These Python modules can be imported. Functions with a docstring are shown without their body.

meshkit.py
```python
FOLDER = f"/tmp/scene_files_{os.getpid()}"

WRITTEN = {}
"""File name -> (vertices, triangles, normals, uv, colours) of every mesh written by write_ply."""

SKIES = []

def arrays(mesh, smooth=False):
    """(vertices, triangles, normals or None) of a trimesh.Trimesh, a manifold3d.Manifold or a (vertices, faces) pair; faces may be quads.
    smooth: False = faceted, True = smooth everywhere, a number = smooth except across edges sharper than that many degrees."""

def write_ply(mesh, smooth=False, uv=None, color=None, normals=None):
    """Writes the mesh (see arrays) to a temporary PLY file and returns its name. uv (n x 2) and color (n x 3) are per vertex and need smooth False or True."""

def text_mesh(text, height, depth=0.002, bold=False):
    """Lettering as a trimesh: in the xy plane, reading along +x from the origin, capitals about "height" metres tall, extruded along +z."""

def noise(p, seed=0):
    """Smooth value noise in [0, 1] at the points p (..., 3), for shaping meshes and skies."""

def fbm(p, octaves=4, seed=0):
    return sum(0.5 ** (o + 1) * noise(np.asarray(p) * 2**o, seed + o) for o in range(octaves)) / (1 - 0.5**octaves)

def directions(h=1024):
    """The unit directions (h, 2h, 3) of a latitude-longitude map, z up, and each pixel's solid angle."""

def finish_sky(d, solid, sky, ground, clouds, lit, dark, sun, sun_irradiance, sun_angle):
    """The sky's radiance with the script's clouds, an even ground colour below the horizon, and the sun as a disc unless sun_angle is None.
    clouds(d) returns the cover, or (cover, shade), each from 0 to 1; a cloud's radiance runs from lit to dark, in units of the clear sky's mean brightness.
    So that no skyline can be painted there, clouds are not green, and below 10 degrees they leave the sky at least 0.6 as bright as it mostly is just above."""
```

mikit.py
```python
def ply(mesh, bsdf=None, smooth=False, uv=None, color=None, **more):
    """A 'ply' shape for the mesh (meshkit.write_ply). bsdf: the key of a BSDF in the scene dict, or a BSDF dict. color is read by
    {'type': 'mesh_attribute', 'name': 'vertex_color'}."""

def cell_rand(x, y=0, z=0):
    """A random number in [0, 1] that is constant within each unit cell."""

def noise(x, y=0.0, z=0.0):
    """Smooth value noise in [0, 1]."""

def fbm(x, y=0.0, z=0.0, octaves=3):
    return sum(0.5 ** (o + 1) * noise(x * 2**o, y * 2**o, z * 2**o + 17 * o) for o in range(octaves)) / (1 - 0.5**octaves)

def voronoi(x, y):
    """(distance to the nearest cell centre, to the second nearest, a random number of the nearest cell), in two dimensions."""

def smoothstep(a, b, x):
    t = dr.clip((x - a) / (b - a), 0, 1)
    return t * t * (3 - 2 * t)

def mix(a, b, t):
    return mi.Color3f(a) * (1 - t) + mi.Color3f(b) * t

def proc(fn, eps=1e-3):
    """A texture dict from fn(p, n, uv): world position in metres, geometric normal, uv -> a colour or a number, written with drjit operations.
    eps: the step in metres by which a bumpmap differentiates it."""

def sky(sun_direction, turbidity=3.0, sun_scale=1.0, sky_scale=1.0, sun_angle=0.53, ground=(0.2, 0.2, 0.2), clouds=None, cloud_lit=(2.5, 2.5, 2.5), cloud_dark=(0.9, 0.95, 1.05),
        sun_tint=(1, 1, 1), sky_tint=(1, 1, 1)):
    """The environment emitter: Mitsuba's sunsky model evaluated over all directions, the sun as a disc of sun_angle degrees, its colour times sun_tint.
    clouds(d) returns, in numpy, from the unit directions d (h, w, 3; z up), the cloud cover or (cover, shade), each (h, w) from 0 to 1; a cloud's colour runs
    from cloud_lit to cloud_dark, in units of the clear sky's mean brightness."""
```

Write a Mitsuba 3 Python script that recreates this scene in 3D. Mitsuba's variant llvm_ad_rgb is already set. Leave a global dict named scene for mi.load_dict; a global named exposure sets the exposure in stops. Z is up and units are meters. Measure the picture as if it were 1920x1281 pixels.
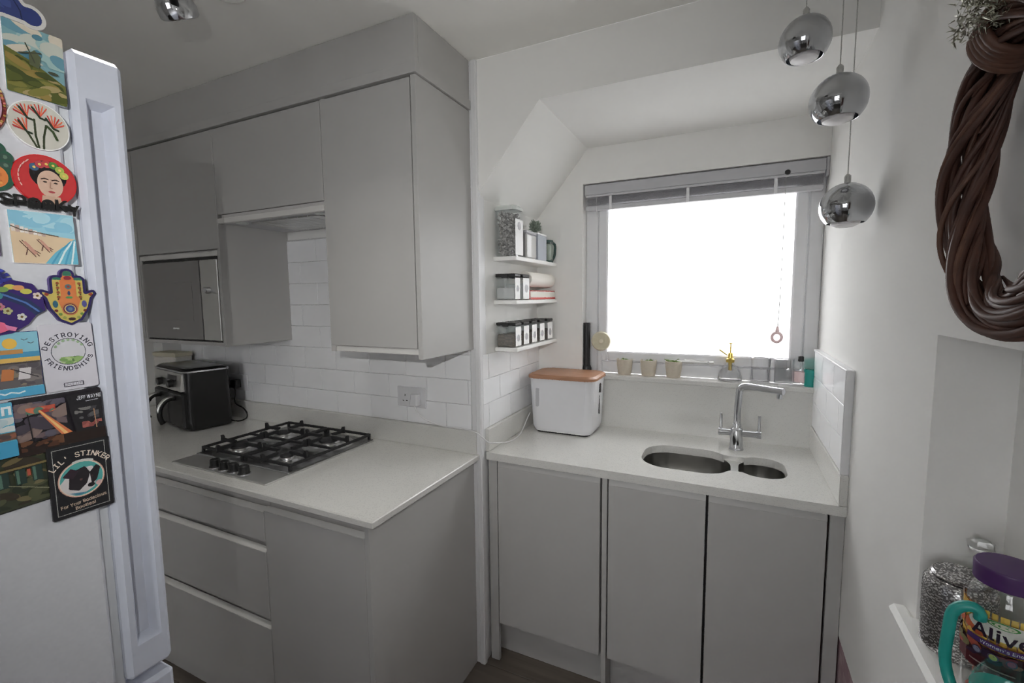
import math, random
import numpy as np, trimesh, manifold3d as m3, drjit as dr
import shapely
from shapely import affinity
from shapely.geometry import Polygon, Point, LineString, box as sbox
from shapely.ops import unary_union
import mitsuba as mi, mikit, meshkit
from mikit import proc, noise, fbm, voronoi, cell_rand, smoothstep, mix

random.seed(7); rng = np.random.default_rng(7)
scene, labels = {}, {}
T = mi.ScalarTransform4f

# ------------------------------------------------------------------ camera
_C = np.array([0.88336569, -1.54916774, 1.51878274]); _yaw, _pit, _rol = 0.44548034, -0.09590034, -0.01050419
_F = np.array([-math.sin(_yaw) * math.cos(_pit), math.cos(_yaw) * math.cos(_pit), math.sin(_pit)])
_R0 = np.array([math.cos(_yaw), math.sin(_yaw), 0]); _U0 = np.cross(_R0, _F)
_U = -_R0 * math.sin(_rol) + _U0 * math.cos(_rol)
scene['camera'] = {'type': 'perspective', 'fov': 2 * math.degrees(math.atan(960 / 859.26336)), 'fov_axis': 'x', 'near_clip': 0.02,
                   'to_world': T().look_at(origin=_C.tolist(), target=(_C + _F).tolist(), up=_U.tolist())}
# ------------------------------------------------------------------ light
exposure = 1.35
scene['sky'] = mikit.sky((0.3, -0.8, 0.7), turbidity=4.0, sun_scale=0.0, sky_scale=1.0, ground=(0.48, 0.48, 0.48),
                         clouds=lambda d: np.ones(d.shape[:2]), cloud_lit=(18.5, 18.7, 19.0), cloud_dark=(18.5, 18.7, 19.0))
FILL_LAMP = 15.0          # radiance of the added ceiling downlight, out of view
SPOT, SPOT_AT, SPOT_TO = 1.40, (.86, -1.74, 1.68), (-.20, .0, 1.50)   # unseen spot behind the camera, standing in for the camera flash

# ------------------------------------------------------------------ materials
def lin(c):
    c = np.asarray(c, float) / 255.0
    return np.where(c <= 0.04045, c / 12.92, ((c + 0.055) / 1.055) ** 2.4)
def rgb(c): return {'type': 'rgb', 'value': [float(x) for x in c]}
def srgb(*c): return rgb(lin(c))
def prin(key, col, rough=0.5, metal=0.0, spec=0.5, **kw):
    d = {'type': 'principled', 'base_color': col if isinstance(col, dict) else rgb(col), 'roughness': rough, 'metallic': metal, 'specular': spec, **kw}
    scene[key] = {'type': 'twosided', 'bsdf': d}
    return key
def diff(key, col):
    scene[key] = {'type': 'twosided', 'bsdf': {'type': 'diffuse', 'reflectance': col if isinstance(col, dict) else rgb(col)}}
    return key
def wall_fn(base, amp):
    def fn(p, n, uv):
        t = fbm(p.x * 3, p.y * 3, p.z * 3, 3)
        return mi.Color3f(base) * (1 - amp * t)
    return fn
diff('m_wall', proc(wall_fn((0.83, 0.825, 0.805), 0.04)))
diff('m_ceiling', proc(wall_fn((0.86, 0.85, 0.81), 0.03)))
prin('m_trim', (0.68, 0.68, 0.69), 0.35)
prin('m_cabinet', (0.42, 0.414, 0.405), 0.42, spec=0.4)
prin('m_carcass', (0.47, 0.46, 0.45), 0.5)
prin('m_rail', (0.60, 0.59, 0.57), 0.38)
prin('m_quartz', proc(lambda p, n, uv: mix((0.61, 0.605, 0.58), (0.555, 0.55, 0.53), smoothstep(0.62, 0.8, noise(p.x * 350, p.y * 350, p.z * 350)))), 0.16, spec=0.5)
prin('m_tile', (0.82, 0.825, 0.84), 0.12, spec=0.5)
diff('m_grout', (0.60, 0.60, 0.595))
prin('m_fridge', (0.50, 0.525, 0.60), 0.28)
prin('m_fridge_side', proc(lambda p, n, uv: mix((0.57, 0.58, 0.615), (0.535, 0.545, 0.58), fbm(p.y * 260, p.z * 260, p.x * 260, 2))), 0.38)
prin('m_gasket', (0.55, 0.57, 0.60), 0.6)
prin('m_white_plastic', (0.64, 0.64, 0.66), 0.3)
prin('m_white_paint', (0.78, 0.78, 0.76), 0.4)
prin('m_upvc', (0.72, 0.72, 0.735), 0.25)
prin('m_black', (0.012, 0.012, 0.012), 0.35)
prin('m_black_gloss', (0.010, 0.010, 0.011), 0.06)
prin('m_black_matt', (0.016, 0.016, 0.017), 0.6)
prin('m_dark_gap', (0.03, 0.03, 0.03), 0.8)
prin('m_steel', (0.72, 0.72, 0.70), 0.34, 1.0)
prin('m_mirror_glass', (0.42, 0.41, 0.41), 0.03, 1.0)
prin('m_hob_plate', (0.80, 0.80, 0.78), 0.5, 1.0)
prin('m_hob_enamel', (0.22, 0.22, 0.22), 0.25, 0.9)
prin('m_sink', (0.52, 0.515, 0.50), 0.2, 1.0)
prin('m_chrome', (0.62, 0.63, 0.65), 0.05, 1.0)
prin('m_chrome_globe', (0.50, 0.51, 0.53), 0.03, 1.0)
prin('m_bulb', (0.75, 0.73, 0.74), 0.35)
prin('m_copper', proc(lambda p, n, uv: mix((0.42, 0.22, 0.13), (0.30, 0.15, 0.085), fbm(p.x * 12, p.y * 140, p.z * 40, 3))), 0.4)
prin('m_grey_plastic', (0.42, 0.42, 0.44), 0.4)
prin('m_blind', (0.52, 0.52, 0.54), 0.4)
prin('m_blind_rail', (0.47, 0.47, 0.49), 0.4)
prin('m_pot', proc(lambda p, n, uv: mix((0.58, 0.52, 0.43), (0.50, 0.45, 0.37), fbm(p.x * 120, p.y * 120, p.z * 500, 2))), 0.8)
prin('m_soil', (0.16, 0.13, 0.09), 0.9)
prin('m_leaf', (0.20, 0.26, 0.11), 0.5)
prin('m_cream', (0.66, 0.62, 0.48), 0.5)
prin('m_brass', (0.70, 0.52, 0.14), 0.25, 1.0)
scene['m_dielectric'] = {'type': 'dielectric', 'int_ior': 1.5}
prin('m_pasta', proc(lambda p, n, uv: mix((0.50, 0.48, 0.47), (0.24, 0.23, 0.225), smoothstep(0.35, 0.65, fbm(p.x * 90, p.y * 60, p.z * 90, 2)))), 0.7)
prin('m_spice', proc(lambda p, n, uv: mix((0.24, 0.20, 0.17), (0.10, 0.095, 0.09), fbm(p.x * 150, p.y * 150, p.z * 150, 2))), 0.85)
prin('m_sugar', (0.50, 0.50, 0.50), 0.85)
prin('m_label', (0.85, 0.85, 0.85), 0.55)
prin('m_bluegrey', (0.42, 0.45, 0.50), 0.35)
prin('m_silver', (0.75, 0.75, 0.74), 0.25, 1.0)
prin('m_dark_green', (0.035, 0.075, 0.065), 0.4)
prin('m_paper', (0.74, 0.71, 0.66), 0.8)
prin('m_red', (0.55, 0.10, 0.09), 0.5)
prin('m_teal', (0.02, 0.30, 0.26), 0.35)
prin('m_purple', (0.060, 0.016, 0.10), 0.4)
prin('m_navy', (0.010, 0.022, 0.10), 0.4)
prin('m_wire', (0.70, 0.70, 0.70), 0.5)
prin('m_clear_cord', (0.42, 0.42, 0.40), 0.5)
prin('m_dried', (0.20, 0.24, 0.20), 0.8)
prin('m_pill', (0.40, 0.13, 0.10), 0.6)
prin('m_tassel', (0.80, 0.62, 0.62), 0.5)
prin('m_vine', proc(lambda p, n, uv: mix((0.115, 0.050, 0.034), (0.040, 0.018, 0.014), fbm(p.x * 60, p.y * 60, p.z * 35, 3))), 0.55)
prin('m_vine_pale', proc(lambda p, n, uv: mix((0.17, 0.080, 0.05), (0.07, 0.033, 0.024), fbm(p.x * 60, p.y * 60, p.z * 35, 3))), 0.55)
prin('m_tinsel', (0.42, 0.42, 0.34), 0.25, 0.9)
prin('m_glitter', proc(lambda p, n, uv: mix((0.22, 0.21, 0.21), (0.92, 0.90, 0.90), smoothstep(0.52, 0.75, cell_rand(p.x * 420, p.y * 420, p.z * 420)))), 0.22, 0.9)
prin('m_print', {'type': 'mesh_attribute', 'name': 'vertex_color'}, 0.35)
prin('m_floor', proc(lambda p, n, uv: mix((0.17, 0.145, 0.12), (0.09, 0.075, 0.065), fbm(p.x * 4 , p.y * 60, dr.floor(p.y / 0.15) * 7.3, 4))), 0.45)
diff('m_floor_base', (0.05, 0.045, 0.04))
diff('m_pinktile', proc(lambda p, n, uv: mix((0.46, 0.36, 0.37), (0.36, 0.24, 0.27), cell_rand(p.y * 40, p.z * 40, 3))))
scene['m_glass'] = {'type': 'thindielectric', 'int_ior': 1.5}
scene['m_pane'] = {'type': 'thindielectric', 'int_ior': 1.5}
scene['m_clear'] = {'type': 'thindielectric', 'int_ior': 1.45, 'specular_transmittance': rgb((0.93, 0.95, 0.95))}
scene['m_glass_green'] = {'type': 'thindielectric', 'int_ior': 1.5, 'specular_transmittance': rgb((0.86, 0.91, 0.87))}
scene['m_clear_teal'] = {'type': 'thindielectric', 'int_ior': 1.45, 'specular_transmittance': rgb((0.72, 0.92, 0.88))}
scene['m_frost'] = {'type': 'twosided', 'bsdf': {'type': 'principled', 'base_color': rgb((0.55, 0.58, 0.56)), 'roughness': 0.3}}

# ------------------------------------------------------------------ helpers
def uniq(key):
    if key not in scene and key not in labels: return key
    i = 1
    while f'{key}_{i:03d}' in scene or f'{key}_{i:03d}' in labels: i += 1
    return f'{key}_{i:03d}'
def add(key, mesh, bsdf, label=None, cat=None, group=None, kind=None, smooth=30, color=None, shared=None):
    key = uniq(key)
    scene[key] = mikit.ply(mesh, bsdf, smooth=False if color is not None else smooth, color=color)
    tag(key, label, cat, group, kind)
    return key
def tag(key, label=None, cat=None, group=None, kind=None):
    d = {k: v for k, v in (('label', label), ('category', cat), ('group', group), ('kind', kind)) if v}
    if d: labels[key] = d
def thing(name, label, cat, group=None):
    key = name; i = 0
    while key in labels or key in scene or any(k.startswith(key + '__') for k in scene):
        i += 1; key = f'{name}_{i:03d}'
    tag(key, label, cat, group)
    return key
def hull(pts):
    return trimesh.convex.convex_hull(np.asarray(pts, float))
def box(x0, x1, y0, y1, z0, z1, b=0.0):
    if b <= 0:
        m = trimesh.creation.box((x1 - x0, y1 - y0, z1 - z0)); m.apply_translation(((x0 + x1) / 2, (y0 + y1) / 2, (z0 + z1) / 2)); return m
    b = min(b, (x1 - x0) * .49, (y1 - y0) * .49, (z1 - z0) * .49)
    pts = []
    for sx in (0, 1):
        for sy in (0, 1):
            for sz in (0, 1):
                c = np.array([x1 if sx else x0, y1 if sy else y0, z1 if sz else z0]); d = np.array([1 - 2 * sx, 1 - 2 * sy, 1 - 2 * sz]) * b
                for k in range(3):
                    o = d.copy(); o[k] = 0; pts.append(c + o)
    return hull(pts)
def cat(*ms): return trimesh.util.concatenate([m for m in ms if m is not None])
def mani(m): return m3.Manifold(m3.Mesh(np.asarray(m.vertices, np.float32), np.asarray(m.faces, np.uint32)))
def tm(m):
    q = m.to_mesh(); return trimesh.Trimesh(q.vert_properties[:, :3], q.tri_verts, process=False)
def sub(a, *bs):
    r = mani(a)
    for b in bs: r = r - mani(b)
    return tm(r)
def prism(poly, h, M=None):
    gs = getattr(poly, 'geoms', [poly])
    m = trimesh.util.concatenate([trimesh.creation.extrude_polygon(g, h, engine='earcut') for g in gs])
    if M is not None: m.apply_transform(M)
    return m
def lathe(prof, n=32, at=(0, 0, 0)):
    prof = np.asarray(prof, float); a = np.linspace(0, 2 * np.pi, n, endpoint=False)
    v = np.stack([prof[:, None, 0] * np.cos(a), prof[:, None, 0] * np.sin(a), np.repeat(prof[:, 1:2], n, 1)], -1).reshape(-1, 3)
    f = []
    for i in range(len(prof) - 1):
        for j in range(n):
            k = (j + 1) % n; a0, b0, a1, b1 = i * n + j, i * n + k, (i + 1) * n + j, (i + 1) * n + k
            f += [[a0, b0, b1], [a0, b1, a1]]
    m = trimesh.Trimesh(v, f, process=False); m.merge_vertices(); m.update_faces(m.nondegenerate_faces()); m.apply_translation(at)
    return m
def tube(path, r, n=10, closed=False, caps=True):
    p = np.asarray(path, float); L = len(p); r = np.broadcast_to(np.asarray(r, float), (L,))
    t = (np.roll(p, -1, 0) - np.roll(p, 1, 0)) if closed else np.gradient(p, axis=0)
    t /= np.linalg.norm(t, axis=1, keepdims=True) + 1e-12
    u = np.cross(t[0], [0, 0, 1.0] if abs(t[0][2]) < .9 else [1.0, 0, 0]); u /= np.linalg.norm(u)
    us = []
    for k in range(L):
        u = u - t[k] * (u @ t[k]); u /= np.linalg.norm(u) + 1e-12; us.append(u)
    us = np.array(us); w = np.cross(t, us); a = np.arange(n) * 2 * np.pi / n
    v = (p[:, None] + r[:, None, None] * (np.cos(a)[None, :, None] * us[:, None] + np.sin(a)[None, :, None] * w[:, None])).reshape(-1, 3)
    f = []
    for i in range(L if closed else L - 1):
        i2 = (i + 1) % L
        for j in range(n):
            k = (j + 1) % n
            f += [[i * n + j, i * n + k, i2 * n + k], [i * n + j, i2 * n + k, i2 * n + j]]
    v = list(v)
    if caps and not closed:
        for i, fl in ((0, 1), (L - 1, 0)):
            c = len(v); v.append(p[i])
            for j in range(n):
                k = (j + 1) % n; f.append([c, i * n + k, i * n + j] if fl else [c, i * n + j, i * n + k])
    return trimesh.Trimesh(np.array(v), f, process=False)
def cyl(p0, p1, r, n=24, r1=None):
    return tube([p0, p1], [r, r if r1 is None else r1], n)
def spline(pts, n=40):
    from scipy.interpolate import CubicSpline
    pts = np.asarray(pts, float); s = np.r_[0, np.cumsum(np.linalg.norm(np.diff(pts, axis=0), axis=1))]
    return CubicSpline(s, pts)(np.linspace(0, s[-1], n))
def rrect(x0, y0, x1, y1, r, q=6): return sbox(x0 + r, y0 + r, x1 - r, y1 - r).buffer(r, quad_segs=q)
def frame(o, ex, ey, ez):
    M = np.eye(4); M[:3, 0], M[:3, 1], M[:3, 2], M[:3, 3] = ex, ey, ez, o; return M
X, Y, Z = np.eye(3)
def rotz(m, deg, c):
    m.apply_transform(trimesh.transformations.rotation_matrix(math.radians(deg), [0, 0, 1], c)); return m

class Print:
    """Flat printed areas stacked as hair-thin layers, one colour each (sRGB given)."""
    def __init__(self): self.v, self.f, self.c, self.k = [], [], [], 0
    def tone(self, col):
        c = np.asarray(lin(col), float); return .86 * (c * .86 + c.mean() * .14)
    def poly(self, g, col, clip=None):
        if clip is not None: g = g.intersection(clip)
        if g.is_empty: return
        self.k += 1; z = self.k * 0.00006
        for q in getattr(g, 'geoms', [g]):
            if q.geom_type != 'Polygon' or q.area < 1e-9: continue
            v, f = trimesh.creation.triangulate_polygon(q, engine='earcut')
            self._push(np.c_[v, np.full(len(v), z)], f, col)
    def _push(self, v, f, col):
        n = sum(map(len, self.v)); self.v.append(v); self.f.append(np.asarray(f) + n); self.c.append(np.tile(self.tone(col), (len(v), 1)))
    def rect(self, x0, y0, x1, y1, col, clip=None): self.poly(sbox(x0, y0, x1, y1), col, clip)
    def disc(self, x, y, r, col, clip=None, sx=1, sy=1, rot=0): self.poly(affinity.rotate(affinity.scale(Point(x, y).buffer(r, quad_segs=8), sx, sy), rot), col, clip)
    def line(self, pts, w, col, clip=None): self.poly(LineString(pts).buffer(w / 2, quad_segs=3), col, clip)
    def text(self, s, x, y, h, col, bold=True, rot=0, center=True, sx=1.0):
        m = meshkit.text_mesh(s, h, 0.0001, bold); b = m.bounds
        w = (b[1][0] - b[0][0]) * sx
        n = m.face_normals[:, 2] > 0.5
        v = np.array(m.vertices); f = np.array(m.faces)[n]
        used, inv = np.unique(f, return_inverse=True); f = inv.reshape(-1, 3); v = v[used]
        v[:, 0] = (v[:, 0] - b[0][0]) * sx
        if center: v[:, 0] -= w / 2
        self.k += 1
        c, sn = math.cos(math.radians(rot)), math.sin(math.radians(rot))
        q = np.c_[x + v[:, 0] * c - v[:, 1] * sn, y + v[:, 0] * sn + v[:, 1] * c, np.full(len(v), self.k * 0.00006)]
        self._push(q, f, col); return w
    def arc(self, s, x, y, r, h, col, a0, a1, below=False, bold=True):
        n = len(s)
        for i, ch in enumerate(s):
            if ch == ' ': continue
            a = a0 + (a1 - a0) * i / max(1, n - 1)
            px, py = x + r * math.cos(math.radians(a)), y + r * math.sin(math.radians(a))
            self.text(ch, px, py, h, col, bold, rot=a + 90 if below else a - 90); self.k -= 1
        self.k += 1
    def blobs(self, n, region, cols, rmin, rmax, seed=0, sx=1.6):
        r = np.random.default_rng(seed); x0, y0, x1, y1 = region.bounds
        for i in range(n):
            self.disc(r.uniform(x0, x1), r.uniform(y0, y1), r.uniform(rmin, rmax), cols[i % len(cols)], region, r.uniform(.8, sx), r.uniform(.5, 1), r.uniform(-30, 30))
    def mesh(self):
        return trimesh.Trimesh(np.vstack(self.v), np.vstack(self.f), process=False), np.vstack(self.c)

# ------------------------------------------------------------------ room
H, W, D = 2.388, 1.208, 0.60           # ceiling, right wall, depth of the window alcove
XL, YB = -2.25, -3.6                   # far left wall, wall behind the camera
ZA, XB = 2.205, 0.258                  # alcove ceiling and where its sloped cheek meets it
ZS = 1.90                              # where the slope starts on the alcove's left wall
WX0, WX1, WZ0, WZ1 = 0.236, 1.208, 1.149, 2.045
def struct(key, mesh, bsdf, label=None, smooth=30): return add(key, mesh, bsdf, label, kind='structure', smooth=smooth)
fl = struct('floor', box(XL, W + .1, YB, 1.0, -.08, -.006), 'm_floor_base', 'wood plank floor')
pl_m = {}
for r_ in range(13):
    y0 = -1.8 + r_ * 0.15
    xs = np.arange(XL + (r_ * 0.47) % 1.2 - 1.2, W, 1.2)
    for x0 in xs:
        a, b = max(x0, XL + .002), min(x0 + 1.2, W - .002)
        if b - a < .05: continue
        add('floor__plank', box(a + .001, b - .001, y0 + .001, y0 + .149, -.006, 0, .0012), 'm_floor', smooth=False)
struct('ceiling', box(XL, W + .1, YB, 0.0, H, H + .1), 'm_ceiling', 'white painted ceiling')
struct('wall_hob', box(XL - .1, 0.0, 0.0, .1, 0, H), 'm_wall', 'white wall behind the hob')
struct('wall_left', box(-.1, 0.0, .1, D + .3, 0, H), 'm_wall', 'left side wall of the window alcove')
# sloped cheek above the shelves, alcove ceiling, bulkhead
struct('ceiling_slope', prism(Polygon([(0, ZS), (XB, ZA), (XB, ZA + .12), (-.0, ZA + .12)]), D + .3 - .002, frame((0, D + .3, 0), X, Z, -Y)), 'm_wall', 'sloped white cheek above the shelves', smooth=False)
struct('ceiling_alcove', box(XB, W, .002, D + .3, ZA, ZA + .12), 'm_wall', 'white ceiling of the window alcove')
struct('wall_bulkhead', prism(Polygon([(0.0, ZS), (XB, ZA), (W, ZA), (W, H), (0, H)]), .0019, frame((0, .002, 0), X, Z, -Y)), 'm_wall', 'white bulkhead above the window alcove', smooth=False)
struct('wall_upper', box(0, W, .002, .1, ZA + .121, H), 'm_wall', 'wall above the alcove ceiling', smooth=False)
# window wall, below, above and left of the opening
wb = cat(box(0, W, D, D + .3, 0, WZ0 - .02), box(0, W, D, D + .3, WZ1, ZA + .1), box(0, WX0, D, D + .3, WZ0 - .02, WZ1))
struct('wall_back', wb, 'm_wall', 'white wall around the window', smooth=False)
# right wall with the recess that holds the jars
NY0, NY1, NZ0, NZ1 = -1.45, -0.52, 0.90, 1.447
wr = cat(box(W, W + .108, NY1, D + .3, .49, H), box(W, W + .108, YB, NY1, NZ1, H), box(W, W + .108, YB, NY1, .49, NZ0), box(W, W + .108, YB, NY0, NZ0, NZ1),
         box(W + .108, W + .2, YB, D + .3, 0, H), )
struct('wall_right', wr, 'm_wall', 'white right-hand wall with a recess', smooth=False)
add('wall_right__dado', box(W + .004, W + .108, YB, D + .3, 0, .49), 'm_pinktile', 'pinkish lower part of the wall')
struct('wall_far_left', box(XL - .1, XL, YB, 0, 0, H), 'm_wall', 'white end wall beyond the fridge')
# wall behind the camera; its unseen window opening lights the fridge and cupboard fronts
struct('wall_behind', cat(box(XL, -.4, YB - .1, YB, 0, H), box(.75, W + .1, YB - .1, YB, 0, H), box(-.4, .75, YB - .1, YB, 0, 1.0), box(-.4, .75, YB - .1, YB, 2.1, H)), 'm_wall', 'white wall behind the camera', smooth=False)
# corner trim between hob wall and alcove
struct('trim_1', cat(box(-.032, .006, -.008, 0.0, 0, H, .002), box(0, .006, -.008, .05, 0, H, .002), box(-.012, .012, -.014, .012, 0, H, .004)), 'm_trim', 'white corner trim running from floor to ceiling', smooth=False)
# window reveal and ledge
# ------------------------------------------------------------------ window
win = 'window_1'
FY = .655
def rail(x0, x1, z0, z1, y0, y1, b=.004): return box(x0, x1, y0, y1, z0, z1, b)
fx0, fx1, fz0, fz1 = WX0 + .001, WX1 - .001, WZ0, WZ1 - .001
sx0, sx1, sz0, sz1 = .298, 1.156, 1.205, 1.99
gx0, gx1, gz0, gz1 = .345, 1.107, 1.254, 1.94
struct(win, cat(rail(fx0, sx0, fz0, fz1, FY, FY + .07), rail(sx1, fx1, fz0, fz1, FY, FY + .07), rail(sx0, sx1, fz0, sz0, FY, FY + .07), rail(sx0, sx1, sz1, fz1, FY, FY + .07)), 'm_upvc', 'white uPVC kitchen window')
add(win + '__sash', cat(rail(sx0 + .002, gx0, sz0 + .002, sz1 - .002, FY - .006, FY + .055, .006), rail(gx1, sx1 - .002, sz0 + .002, sz1 - .002, FY - .006, FY + .055, .006),
                        rail(gx0, gx1, sz0 + .002, gz0, FY - .006, FY + .055, .006), rail(gx0, gx1, gz1, sz1 - .002, FY - .006, FY + .055, .006)), 'm_upvc')
pane = trimesh.Trimesh([[gx0 - .005, FY + .03, gz0 - .005], [gx1 + .005, FY + .03, gz0 - .005], [gx1 + .005, FY + .03, gz1 + .005], [gx0 - .005, FY + .03, gz1 + .005]], [[0, 1, 2], [0, 2, 3]], process=False)
add(win + '__pane', pane, 'm_pane', smooth=False)
hd = add(win + '__handle', cat(box(.655, .80, FY - .030, FY - .018, 1.218, 1.230, .004), box(.70, .745, FY - .02, FY - .004, 1.214, 1.234, .003), cyl((.805, FY - .024, 1.224), (.822, FY - .024, 1.224), .005, 12)), 'm_steel', 'dark metal window handle')
# ------------------------------------------------------------------ tiles
TG = .0022
def tile(holder, o, ex, ez, n, w, h):
    # one glazed tile: chamfered slab of 6 mm; o lower-left corner on the wall, ex along, n outwards
    m = box(TG / 2, w - TG / 2, TG / 2, h - TG / 2, 0, .0055, .0008); m.apply_transform(frame(o, ex, ez, n)); 
    add(holder + '__tile', m, 'm_tile', smooth=False)
gr = add('wall_hob__grout', box(-2.15, -.033, -.0035, -.0002, .99, 1.80), 'm_grout', smooth=False)
row = 0; z = .994
while z < 1.78:
    off = -.153 if row % 2 == 0 else -.047
    edges = [-.034] + [off - .2 * k for k in range(12)]
    edges = [e for e in edges if e > -2.15]
    for a, b in zip(edges[1:], edges[:-1]):
        if z > 1.32 and not (b > -1.04 and a < -.42): continue
        if b - a > .012: tile('wall_hob', (a, -.0035, z), X, Z, -Y, b - a, .1)
    row += 1; z += .1
gr = add('wall_left__grout', box(.0002, .0035, .013, D - .001, .99, 1.293), 'm_grout', smooth=False)
for row in range(3):
    e = [.014] + [(.16 if row % 2 else .06) + .2 * k for k in range(4)]; e = [q for q in e if q < D - .02] + [D - .001]
    for a, b in zip(e[:-1], e[1:]): tile('wall_left', (.0035, b, .994 + .1 * row), -Y, Z, X, b - a, .1)
add('wall_right__grout', box(W - .012, W - .0002, .035, D - .001, .992, 1.293), 'm_grout', smooth=False)
for row in range(3):
    e = [.035] + [(.12 if row % 2 else .22) + .2 * k for k in range(4)]; e = [q for q in e if q < D - .02] + [D - .001]
    for a, b in zip(e[:-1], e[1:]): tile('wall_right', (W - .012, a, .994 + .1 * row), Y, Z, -X, b - a, .1)
add('wall_right__trim', cat(box(W - .022, W - .0002, .031, D - .001, 1.294, 1.302, .002), box(W - .022, W - .0002, .029, .036, .992, 1.302, .002)), 'm_trim', 'white tile edging strip', smooth=False)

# ------------------------------------------------------------------ left run: base units, worktop
wt = thing('worktop', 'white speckled quartz worktop under the gas hob', 'worktop')
add(wt + '__slab', box(-2.2, .003, -.619, -.0005, .878, .90, .003), 'm_quartz', smooth=False)
add(wt + '__upstand', box(-2.2, -.008, -.022, -.0041, .90, .993, .002), 'm_quartz', smooth=False)
du = thing('drawer_unit', 'grey handleless drawer unit below the hob', 'cabinet')
add(du + '__carcass', box(-1.66, -.478, -.575, -.02, .10, .876), 'm_carcass', smooth=False)
add(du + '__plinth', box(-2.2, -.478, -.555, -.54, .002, .10), 'm_cabinet', smooth=False)
for (z0, z1) in ((.722, .832), (.448, .692), (.118, .420)):
    dk = add(du + '__drawer', cat(box(-1.39, -.482, -.60, -.582, z0, z1 - .008, .0015), ), 'm_cabinet', smooth=False)
    add(dk + '__finger_rail', hull([(x_, y_, z_) for x_ in (-1.39, -.482) for y_, z_ in ((-.60, z1 - .0078), (-.60, z1 - .006), (-.586, z1 + .006), (-.584, z1 + .006), (-.584, z1 - .0078))]), 'm_rail', 'pale bevelled finger-pull edge', smooth=False)
    add(du + '__drawer', box(-1.66, -1.394, -.60, -.582, z0, z1, .0015), 'm_cabinet', smooth=False)
ef = thing('base_cabinet', 'narrow plain grey cupboard to the right of the drawers, below the worktop corner', 'cabinet')
add(ef + '__door', box(-.478, -.047, -.60, -.582, .002, .830, .0015), 'm_cabinet', smooth=False)
add(ef + '__finger_rail', hull([(x_, y_, z_) for x_ in (-.478, -.047) for y_, z_ in ((-.60, .8302), (-.60, .832), (-.586, .842), (-.584, .842), (-.584, .8302))]), 'm_rail', smooth=False)
add(ef + '__carcass', box(-.476, -.048, -.575, -.02, .002, .876), 'm_carcass', smooth=False)
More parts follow.
